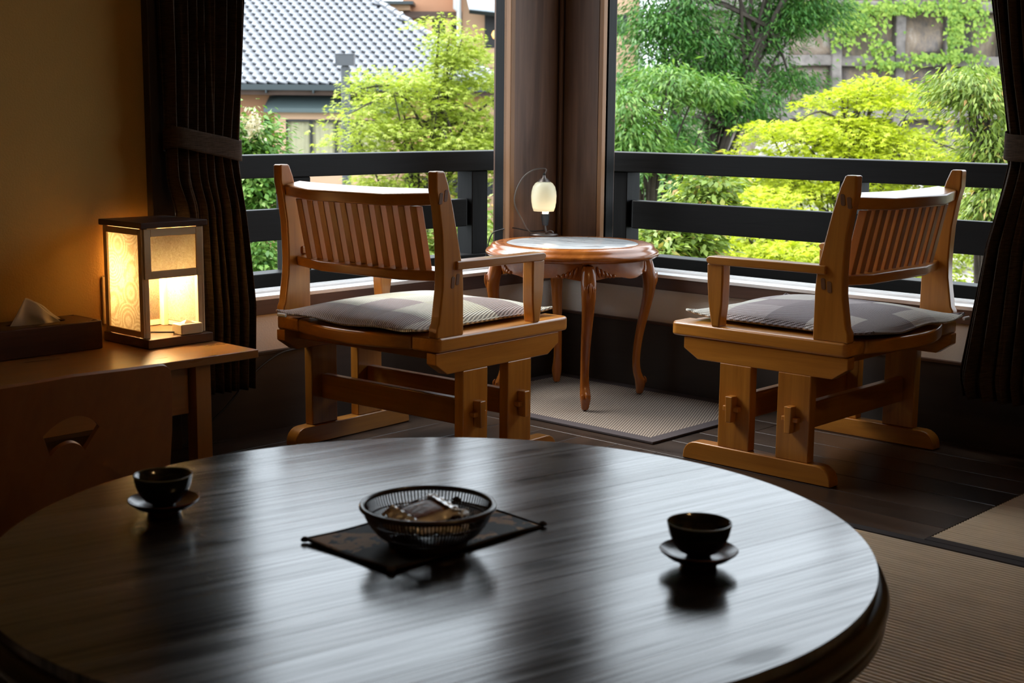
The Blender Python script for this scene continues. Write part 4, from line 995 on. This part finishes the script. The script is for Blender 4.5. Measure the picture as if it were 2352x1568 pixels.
# lime maple at the right
tree('lime_maple', 'bright lime-yellow maple with layered leaves below the rock retaining wall', [blob(2010, 320, 13.2, 190, 100), blob(1790, 330, 12.9, 110, 85), blob(2150, 400, 13.6, 130, 110), blob(1930, 300, 13.4, 110, 90), blob(2040, 205, 13.4, 60, 30), blob(1890, 235, 13.3, 25, 40), blob(1745, 275, 13, 40, 30), blob(2030, 175, 13.4, 30, 22), blob(1960, 215, 13.3, 30, 25), blob(1900, 420, 13.2, 200, 60)],
     tuple(HF*13.3+HR*3.3+Vector((0, 0, GZ))), 'leaf_lime', 'maple', 150, 16000, .052, .40, .045, .08, .06, nbranch=90)
tree('lime_maple', 'low lime maple seen between the lower rails of the balcony', [blob(1700, 560, 10.5, 190, 50), blob(1850, 590, 10.2, 150, 50), blob(1620, 600, 10, 120, 40), blob(1700, 455, 11.2, 150, 40), blob(2000, 560, 10.6, 160, 60)],
     tuple(HF*10.5+HR*1.9+Vector((0, 0, GZ))), 'leaf_lime', 'maple', 120, 12500, .048, .34, .05, .1, .05, nbranch=40)
# big dark green tree
tree('broadleaf_tree', 'large dark green broadleaf tree with slanting trunk between peach house and rock wall', [blob(1530, 60, 17, 130, 90), blob(1470, 200, 16.5, 80, 70), blob(1630, 150, 17.5, 110, 80), blob(1760, 50, 18, 120, 60), blob(1870, 20, 18, 80, 50), blob(1700, 230, 17.5, 90, 40), blob(1520, 310, 16.5, 110, 60), blob(1820, 175, 18, 70, 35), blob(1560, -90, 17.5, 180, 60), blob(1800, -90, 18, 160, 50)],
     tuple(HF*17.2+HR*1.4+Vector((0, 0, GZ))), 'leaf_dark', 'long', 430, 42000, .085, .34, .24, .55, .11, trunk_top=tuple(at(1760, 60, 17.6)), nbranch=70)
tree('broadleaf_tree', 'fresh mid-green tree with pale shoots beside the corner pillar', [blob(1450, 250, 13.2, 60, 60), blob(1540, 180, 13.6, 70, 40), blob(1440, 330, 13, 50, 60), blob(1630, 200, 13.7, 60, 35), blob(1500, 340, 13.4, 80, 40)],
     tuple(HF*13.4+HR*1.2+Vector((0, 0, GZ))), 'leaf_mid', 'long', 110, 8000, .085, .26, .2, .5, .06, nbranch=24)
tree('conifer_shrub', 'dense dark evergreen shrub low behind the balcony rail gap', [blob(1530, 430, 14.9, 110, 60), blob(1480, 480, 14.8, 80, 60), blob(1600, 470, 14.9, 90, 50)],
     tuple(HF*15+HR*1.6+Vector((0, 0, GZ))), 'leaf_dark', 'long', 130, 9000, .10, .22, .3, .8, .05, nbranch=10, cat='shrub')
tree('garden_shrub', 'mixed olive-green shrub with a few russet leaves outside beyond the marble table', [blob(1560, 560, 8.2, 90, 50), blob(1630, 440, 8.4, 60, 35), blob(1500, 600, 8, 60, 45)],
     tuple(HF*8.2+HR*.95+Vector((0, 0, GZ))), 'leaf_olive', 'leaf', 110, 7000, .055, .18, .4, .3, .04, nbranch=14, cat='shrub')
# small leaved tree at the far right
tree('olive_tree', 'olive-green fine leaved tree partly hidden by the curtain behind the grey-cushioned chair', [blob(2240, 230, 9.0, 65, 55), blob(2270, 340, 8.9, 55, 75), blob(2210, 190, 9.1, 55, 28), blob(2320, 300, 9.0, 60, 100), blob(2290, 460, 8.8, 80, 65)],
     tuple(HF*9.0+HR*3.2+Vector((0, 0, GZ))), 'leaf_olive', 'long', 100, 6500, .062, .20, .2, .6, .05, nbranch=30)
# shrubs at the left window edge
sh = tree('leafy_shrub', 'leafy green shrub with a few cream blossoms beside the curtain by the lantern', [blob(575, 320, 9.5, 60, 50), blob(600, 440, 9.3, 70, 60), blob(590, 600, 9, 70, 55), blob(540, 390, 9.4, 60, 110)],
     tuple(HF*9.4+HR*(-1.75)+Vector((0, 0, GZ))), 'leaf_mid', 'leaf', 150, 9500, .052, .19, .35, .35, .04, nbranch=14, cat='shrub')
P_ = np.array([tuple(at(580+rng.normal()*12, 285+rng.normal()*17, 9.0+rng.random()*.4)) for _ in range(260)])
leaves('blossom', 'leaf_pale', sh, sh.location, P_, rng.normal(size=(260, 3))+np.array([0, 0, -.6]), rng.normal(size=(260, 3))*.5+np.array([0, 0, 1]), .036*(.6+.6*rng.random(260)), 'leaf')
tree('garden_shrub', 'olive-green shrub in front of the house plinth', [blob(1000, 520, 12, 190, 70), blob(820, 560, 11.5, 170, 60), blob(700, 600, 11, 130, 60), blob(1090, 600, 11.5, 120, 80)],
     tuple(HF*11.8+HR*(-1.0)+Vector((0, 0, GZ))), 'leaf_olive', 'leaf', 220, 15000, .055, .2, .35, .3, .05, nbranch=20, cat='shrub')
tree('garden_shrub', 'spreading green shrub on the slope under the stone wall', [blob(2150, 520, 17, 150, 50), blob(2000, 470, 18, 120, 50), blob(2280, 560, 15, 80, 60), blob(1780, 430, 19, 120, 50), blob(2120, 620, 15, 120, 60)],
     tuple(HF*17.5+HR*5+Vector((0, 0, GZ))), 'leaf_yellowgreen', 'leaf', 200, 12000, .075, .26, .3, .3, .05, nbranch=20, cat='shrub')

# ---- tiled roof house
HD = 33.0
def frame_obj(name, d, label, cat, kind=None):
    o = empty(name, HF*d+Vector((0, 0, GZ)), math.atan2(HR.y, HR.x), label, cat); return o
def uz(px, py, d):       # local (u, z) of a pixel on the vertical plane at horizontal distance d
    p = at(px, py, d); return p.dot(HR), p.z-GZ
hs = frame_obj('tiled_house', HD, 'ochre house with wavy grey tiled hip roof', 'house')
def hbox(par, name, mat, u0, u1, v0, v1, z0, z1, bevel=0.0): return box(name, mat, par, u0, u1, v0, v1, z0, z1, bevel=bevel)
EZ = uz(660, 192, HD)[1]; EU1 = uz(1165, 200, HD)[0]; EU0 = -11.0
SL = math.atan(.50); TS = 6.6; cs, sn = math.cos(SL), math.sin(SL)
# roof body under the tiles (front slope and the hip side)
HIPK = .78
def RP(u, s): return (u, s*cs, EZ+s*sn)
g = G(); th = .06
fl_ = [RP(EU0, 0), RP(EU1, 0), RP(EU1-HIPK*TS*cs, TS), RP(EU0, TS)]
g.add([(x, y_, z-.05) for x, y_, z in fl_] + [(x, y_, z-.14) for x, y_, z in fl_], [(0, 1, 2, 3), (7, 6, 5, 4), (0, 4, 5, 1), (1, 5, 6, 2), (2, 6, 7, 3), (3, 7, 4, 0)])
g.add([(EU1, 0, EZ-.05), (EU1, 12, EZ-.05), (EU1-HIPK*TS*cs, TS*cs, EZ+TS*sn-.05), (EU1-HIPK*TS*cs, 12-TS*cs, EZ+TS*sn-.05)], [(0, 1, 3, 2)])
g.build('roof_deck', 'roof_under', hs)
PW, PL = .242, .25
def tile_mesh():
    ns = 9; vs = []; W_ = PW+.022; LL = PL+.05
    def sec(t): return .030*(1-2*t) + .016*math.sin(PI*min(1, t/.35))
    for s_, lift in ((-.012, .046), (LL, .0)):
        for k in range(ns+1): vs.append((k/ns*W_-W_/2, s_, sec(k/ns)+lift))
    for k in range(ns+1): vs.append((k/ns*W_-W_/2, -.012, sec(k/ns)+.046-.034))
    for s_ in (LL,):
        for k in range(ns+1): vs.append((k/ns*W_-W_/2, s_, sec(k/ns)-.012))
    n1 = ns+1; fs = []
    for k in range(ns):
        fs += [(k, k+1, n1+k+1, n1+k), (2*n1+k, 2*n1+k+1, k+1, k), (3*n1+k, 3*n1+k+1, 2*n1+k+1, 2*n1+k)]
    fs += [(0, n1, 3*n1, 2*n1), (ns, 2*n1+ns, 3*n1+ns, n1+ns)]
    return vs, fs
tv, tf = tile_mesh()
g = G().add(tv, tf); proto = g.build('roof_tile', 'roof_tile', hs, smooth=50, recalc=True); tmesh = proto.data; bpy.data.objects.remove(proto)
rest = G(); cnt = 0; rot = Matrix.Rotation(SL, 3, 'X')
rowsN = int(TS/PL)
for r_i in range(rowsN):
    s_ = r_i*PL
    ulim = EU1-HIPK*s_*cs-.10
    k = 0
    u = ulim - PW/2
    u = EU0 + (math.floor((u-EU0)/PW))*PW + (r_i % 2)*PW/2
    while u > EU0+.15:
        p = RP(u, s_)
        if cnt < 300 and u > -8.3:
            o = bpy.data.objects.new('roof_tile', tmesh); C.objects.link(o); o.parent = hs; o.location = p; o.rotation_euler = (SL, 0, 0); cnt += 1
        else:
            rest.add([rot @ Vector(v) + Vector(p) for v in tv], tf)
        u -= PW
tag(rest.build('roof_tiles_upper', 'roof_tile', hs, smooth=50), kind='stuff')
for j in range(int(TS/.30)):      # hip ridge caps
    s_ = j*.30; a_ = Vector(RP(EU1-HIPK*s_*cs, s_)); b_ = Vector(RP(EU1-HIPK*(s_+.33)*cs, s_+.33))
    G().tube([a_+Vector((0, 0, .05)), b_+Vector((0, 0, .02))], [.08, .07], 8).build('hip_tile', 'roof_tile', hs, smooth=60)
for j in range(34):
    pass
hbox(hs, 'gutter', 'gutter', EU0, EU1+.1, -.16, -.02, EZ-.15, EZ-.02)
hbox(hs, 'fascia', 'eave_wood', EU0, EU1, -.02, .05, EZ-.22, EZ-.04)
for u in np.arange(-8, 0, 1.1): hbox(hs, 'gutter_bracket', 'gutter', u, u+.03, -.17, .0, EZ-.22, EZ-.13)
hbox(hs, 'soffit', 'eave_wood', EU0, EU1, .0, .75, EZ-.26, EZ-.22)
hbox(hs, 'wall', 'house_wall', EU0, EU1-.5, .7, .95, 0, EZ-.2)
# bay window with metal hood
bu0, zt = uz(632, 262, HD+.15); bu1 = uz(905, 262, HD+.15)[0]; _, hz0 = uz(650, 258, HD-.1); _, hz1 = uz(650, 219, HD+.3)
hu0 = uz(606, 255, HD-.1)[0]; hu1 = uz(935, 255, HD)[0]; hu0t = uz(632, 222, HD+.5)[0]
g = G(); g.add([(hu0, -.12, hz0), (hu1, -.12, hz0), (hu1, .72, hz0), (hu0, .72, hz0), (hu0, -.12, hz0+.10), (hu1, -.12, hz0+.10), (hu1-.3, .5, hz1), (hu0+.28, .5, hz1), (hu1, .72, hz1), (hu0, .72, hz1)],
    [(0, 1, 5, 4), (4, 5, 6, 7), (0, 3, 2, 1), (1, 2, 8, 6, 5), (0, 4, 7, 9, 3), (7, 6, 8, 9), (2, 3, 9, 8)]); g.build('bay_hood', 'hood_metal', hs)
wz1 = uz(700, 274, HD+.1)[1]; wz0 = wz1-1.25; wu0 = uz(657, 300, HD+.1)[0]; wu1 = wu0+2.35
hbox(hs, 'bay_wall', 'house_wall_pale', bu0, wu0, .06, .72, wz0-.25, hz0); hbox(hs, 'bay_wall', 'house_wall_pale', wu1, bu1+.2, .06, .72, wz0-.25, hz0)
hbox(hs, 'bay_wall', 'house_wall_pale', wu0, wu1, .06, .72, wz1, hz0); hbox(hs, 'bay_wall', 'house_wall_pale', bu0, bu1+.2, .06, .72, wz0-.35, wz0)
wn = hbox(hs, 'window', 'frame_dark', wu0, wu1, .24, .30, wz0, wz1)
pw = (wu1-wu0)/4
for k in range(5): hbox(hs, 'stile', 'frame_dark', wu0+pw*k-.03, wu0+pw*k+.03, .10, .20, wz0, wz1)
hbox(hs, 'window_rail', 'frame_dark', wu0, wu1, .10, .20, wz1-.05, wz1); hbox(hs, 'window_rail', 'frame_dark', wu0, wu1, .10, .20, wz0, wz0+.06)
for k in range(4):
    a0, a1 = wu0+pw*k+.03, wu0+pw*(k+1)-.03
    if k == 2: a0 = a0+.0; a1 = a0+.02+(.0 if k != 2 else .15)
    G().grid(lambda u, v: (a0+(a1-a0)*u, .215+.012*math.sin(u*26+k), wz0+.05+(wz1-.1-wz0)*v), 30, 2).build('window_drape', 'drape_cream', hs, smooth=60)
vz = uz(611, 292, HD+.5); G().lathe([(.01, -.20), (.09, -.17), (.12, 0), (.10, .14), (.03, .22)], 14, (vz[0], .62, vz[1])).build('wall_lantern', 'frame_dark', hs, smooth=60)
lz1 = uz(800, 402, HD)[1]; lz0 = lz1-.5
hbox(hs, 'plinth_ledge', 'house_wall_pale', -6.0, EU1, .45, .75, lz1-.02, lz1+.06)
for k in range(8):
    u = -4.7+.62*k; vent = hbox(hs, 'plinth_opening', 'frame_dark', u, u+.50, .62, .70, lz0, lz1-.08)
    hbox(hs, 'plinth_post', 'house_wall_pale', u+.50, u+.62, .55, .72, 0, lz1)
# ---- second house behind
H2 = 46.0
h2 = frame_obj('upper_house', H2, 'peach plaster house with metal porch roof behind the tiled roof', 'house')
def u2(px, py, dv=0): return uz(px, py, H2+dv)
a = u2(1062, 0)[0]; b_ = u2(1478, 0)[0]
hbox(h2, 'wall', 'house_wall_pale', a, b_, 0, 3, 0, 10)
hbox(h2, 'wall', 'house_wall', u2(920, 0)[0], a, .9, 3, 0, 10)
hbox(h2, 'recess', 'frame_dark', u2(960, 0)[0], a-.05, .80, .9, u2(1000, 100)[1], u2(1000, 42)[1])
for px in (985, 1030): hbox(h2, 'veranda_post', 'house_wall_pale', u2(px, 0)[0]-.12, u2(px, 0)[0]+.07, .5, .8, 0, u2(1000, 38)[1])
hbox(h2, 'veranda_beam', 'eave_wood', u2(925, 0)[0], a, .45, .8, u2(1000, 40)[1], u2(1000, 24)[1])
hbox(h2, 'veranda_rail', 'eave_wood', u2(915, 0)[0], u2(975, 0)[0], .3, .5, u2(900, 40)[1], u2(900, 32)[1])
hbox(h2, 'side_eave', 'gutter', u2(860, 0)[0], u2(950, 0)[0], -.2, 1, u2(900, 10)[1], u2(900, 3)[1])
hbox(h2, 'side_wall', 'house_wall_pale', u2(865, 0)[0], u2(940, 0)[0], .2, 1, u2(900, 22)[1], u2(900, 10)[1])
G().tube([(u2(1055, 0)[0], -.1, u2(1055, 105)[1]), (u2(1055, 0)[0], -.1, 10)], .08, 8).build('downpipe', 'white_pipe', h2, smooth=60)
G().tube([(u2(1046, 0)[0], -.1, 10), (u2(1046, 0)[0], -.1, u2(1046, 20)[1]), (u2(1055, 0)[0], -.1, u2(1055, 27)[1])], .07, 8).build('downpipe', 'white_pipe', h2, smooth=60)
# window with a round lamp
q0, q1 = u2(1113, 110), u2(1150, 30)
hbox(h2, 'window', 'frame_dark', q0[0], u2(1290, 0)[0], -.04, .02, q0[1], q1[1])
lampw = u2(1140, 80); G().lathe([(.01, -.16), (.11, -.12), (.16, 0), (.11, .12), (.01, .16)], 18, (lampw[0], -.10, lampw[1])).build('round_lamp', 'lamp_window', h2, smooth=60)
# lean-to metal porch roof
p0 = u2(1078, 16, -1.5); p1 = u2(1300, 40, -1.5)
g = G(); g.add([(p0[0], -1.6, p0[1]), (p1[0], -1.6, p1[1]), (p1[0], .4, p1[1]+1.2), (p0[0]-.3, .4, p0[1]+1.2), (p0[0], -1.6, p0[1]-.10), (p1[0], -1.6, p1[1]-.10), (p1[0], .4, p1[1]+1.0), (p0[0]-.3, .4, p0[1]+1.0)],
    [(0, 1, 2, 3), (7, 6, 5, 4), (0, 4, 5, 1), (1, 5, 6, 2), (2, 6, 7, 3), (3, 7, 4, 0)]); g.build('porch_roof', 'zinc_roof', h2)
g = G(); g.add([(p0[0], -1.62, p0[1]-.09), (p1[0], -1.62, p1[1]-.09), (p1[0], -1.5, p1[1]-.19), (p0[0], -1.5, p0[1]-.19)], [(0, 1, 2, 3)]); g.build('porch_fascia', 'gutter', h2, solid=.03)
for k in range(5): hbox(h2, 'snow_guard', 'frame_dark', p0[0]+.35+.38*k, p0[0]+.43+.38*k, -1.0, -.9, p0[1]+.34-.04*k, p0[1]+.46-.04*k)
hbox(h2, 'lower_ledge', 'house_wall_pale', u2(1080, 0)[0], u2(1290, 0)[0], -.5, 0, 0, u2(1120, 112)[1])
hbox(h2, 'ledge_joint', 'eave_wood', u2(1080, 0)[0], u2(1290, 0)[0], -.51, -.49, u2(1120, 158)[1], u2(1120, 160)[1]+.05)
q0, q1 = u2(1390, 72), u2(1437, 38); hbox(h2, 'window', 'glass_dark', q0[0], q1[0], -.03, .02, q0[1], q1[1])
hbox(h2, 'window_frame', 'frame_dark', q0[0]-.05, q1[0]+.06, -.05, -.0, q0[1]-.08, q0[1]); hbox(h2, 'window_frame', 'frame_dark', q1[0], q1[0]+.06, -.05, 0, q0[1], q1[1]+.06); hbox(h2, 'window_frame', 'frame_dark', q0[0], q1[0], -.05, 0, q1[1], q1[1]+.06)
G().tube([(u2(1474, 0)[0], -.1, 0), (u2(1474, 0)[0], -.1, 10)], .09, 8).build('downpipe', 'white_pipe', h2, smooth=60)
# ---- flue pipe
fpz = at(793, 125, 24); fb = Vector((fpz.x, fpz.y, GZ))
fp = empty('flue_pipe', fb, math.atan2(HR.y, HR.x), 'dark grey flue pipe with square cap in front of the tiled roof', 'chimney')
hh = fpz.z-GZ
G().tube([(0, 0, 0), (0, 0, hh-.20)], .077, 16).build('pipe', 'flue_grey', fp, smooth=60)
G().tube([(0, 0, hh-.22), (0, 0, hh-.12)], .06, 16).build('neck', 'frame_dark', fp, smooth=60)
for x in (-.156, .150): box('cap_side', 'flue_grey', fp, x, x+.006, -.12, .12, hh-.19, hh)
box('cap_front', 'flue_grey', fp, -.15, .15, -.12, -.114, hh-.19, hh); box('cap_top', 'flue_grey', fp, -.16, .16, -.13, .13, hh, hh+.008)
# ---- retaining wall with concrete frames, rock panels and ivy
RD = 34.0
rw = frame_obj('retaining_wall', RD, 'weathered concrete-framed rock retaining wall with ivy', 'wall')
def ur(px, py, dv=0): return uz(px, py, RD+dv)
uu = [ur(px, 100)[0] for px in (1560, 1690, 1815, 1937, 2083, 2203, 2330, 2460)]
zz = [0, ur(2000, 470)[1], ur(2000, 262)[1], ur(2000, 138)[1], ur(2000, 10)[1], ur(2000, -130)[1]]
def lean(z): return .10*z
for i in range(len(uu)-1):
    for j in range(len(zz)-1):
        a0, a1, c0, c1 = uu[i], uu[i+1], zz[j], zz[j+1]
        def pf(u, v):
            x, z = a0+(a1-a0)*u, c0+(c1-c0)*v; e = min(u, 1-u, v, 1-v)
            d = .55*noise.fractal(Vector((x*.9, z*.9, i+j*.3)), 1.0, 2.0, 4)*min(1, e*6)
            return (x, .35+lean(z)+d*.5-.10*min(1, e*5), z)
        G().grid(pf, 16, 16).build('rock_panel', 'weathered_rock', rw, smooth=40)
for i, u in enumerate(uu):
    g = G()
    def bf(s): return s
    w = .12
    vs = []
    for z in np.linspace(0, zz[-1], 16):
        j = .09*noise.noise(Vector((u, z*1.1, 1)))
        for du, dv in ((-w, -.10), (w, -.10), (w, .4), (-w, .4)): vs.append((u+du+j, dv+lean(z)+j, z))
    fs = [(k*4+q, k*4+(q+1) % 4, (k+1)*4+(q+1) % 4, (k+1)*4+q) for k in range(15) for q in range(4)]
    g.add(vs, fs).build('concrete_post', 'concrete', rw, smooth=40, bevel=.03)
for j, z in enumerate(zz[1:-1]):
    for i in range(len(uu)-1):
        g = G(); a0, a1 = uu[i]+.11, uu[i+1]-.11; h_ = .13
        g.add([(x, y_+lean(z), z+dz+.03*noise.noise(Vector((x, z, 4)))) for x in np.linspace(a0, a1, 6) for y_, dz in ((-.06, -h_), (.4, -h_), (.4, h_), (-.02, h_))],
              [(k*4+q, (k+1)*4+q, (k+1)*4+(q+1) % 4, k*4+(q+1) % 4) for k in range(5) for q in range(4)])
        g.build('concrete_beam', 'concrete', rw, bevel=.03)
# ivy patches
P = []
for px, py, sx, sy, n in ((2060, 12, 120, 16, 1500), (2230, 15, 60, 28, 900), (2210, 60, 16, 45, 700), (1990, 45, 50, 22, 700), (2200, 95, 10, 25, 200), (2160, 130, 60, 10, 600), (2060, 145, 60, 10, 400), (1950, 70, 30, 40, 500), (2250, 165, 60, 14, 400), (2030, 110, 30, 28, 300), (2270, 70, 40, 40, 300), (1880, 20, 80, 30, 800), (2230, 130, 40, 8, 200), (2260, 200, 40, 40, 500)):
    for q in range(int(n*.30)):
        a_, b2 = ur(px+rng.normal()*sx*.6, py+rng.normal()*sy*.6); P.append((a_, lean(b2)-.12-.12*rng.random(), b2))
P = np.array(P); n = len(P)
D = np.stack([rng.normal(size=n)*.6, -.35+rng.normal(size=n)*.2, -1+rng.normal(size=n)*.3], 1); NR = np.stack([rng.normal(size=n)*.3, -np.ones(n), .5+rng.normal(size=n)*.3], 1)
leaves('ivy', 'leaf_ivy', rw, (0, 0, 0), P, D, NR, .11*(.6+.7*rng.random(n)), 'ivy')
# ---- boulders on the slope
def boulder(px, py, d, r_, label, seed):
    d = 14.0
    while d < 34:
        p = at(px, py, d)
        if p.z < bank_z(p)+.12*r_: break
        d += .05
    bm = bmesh.new(); bmesh.ops.create_icosphere(bm, subdivisions=4, radius=1)
    for v in bm.verts:
        q = v.co.copy(); f = 1+.35*noise.fractal(q*1.3+Vector((seed*7.1, 0, 0)), 1, 2, 4)
        v.co = Vector((q.x*f*r_*1.25, q.y*f*r_, q.z*f*r_*.8))
    me = bpy.data.meshes.new('boulder'); bm.to_mesh(me); bm.free(); me.materials.append(MATS['boulder'])
    me.polygons.foreach_set('use_smooth', [True]*len(me.polygons)); me.set_sharp_from_angle(angle=rad(35))
    o = bpy.data.objects.new('boulder', me); C.objects.link(o); o.location = p; tag(o, label, 'boulder', 'boulders on the bank')
bank = G()
def bank_z(p):
    f, s_ = p.dot(HF), p.dot(HR); u, v = min(1, max(0, (s_-2.5)/9)), min(1, max(0, (f-15)/17))
    return GZ+(1.2+2.2*v)*min(1, u*3)*min(1, v*4) + .5*noise.fractal(Vector((p.x*.5, p.y*.5, 2)), 1, 2, 4)
def bkf(u, v):
    p = HF*(15+17*v)+HR*(2.5+9*u); return (p.x, p.y, bank_z(p))
tag(bank.grid(bkf, 50, 60).build('stream_bank', 'boulder', smooth=50), kind='structure')
for i, (px, py, d, r_, lb) in enumerate(((2180, 466, 22, .34, 'pale boulder with orange staining under the rail'), (2255, 458, 23, .30, 'light grey boulder beside the orange-stained one'), (2215, 610, 18, .22, 'rough white boulder low on the bank beside the curtain edge'), (2262, 640, 17, .20, 'grey boulder at the very foot of the bank'), (2188, 560, 20, .24, 'small grey boulder above the rough white one'), (1830, 450, 26, 1.2, 'big mauve-grey boulder behind the lime maple'))):
    boulder(px, py, d, r_, lb, i+1)
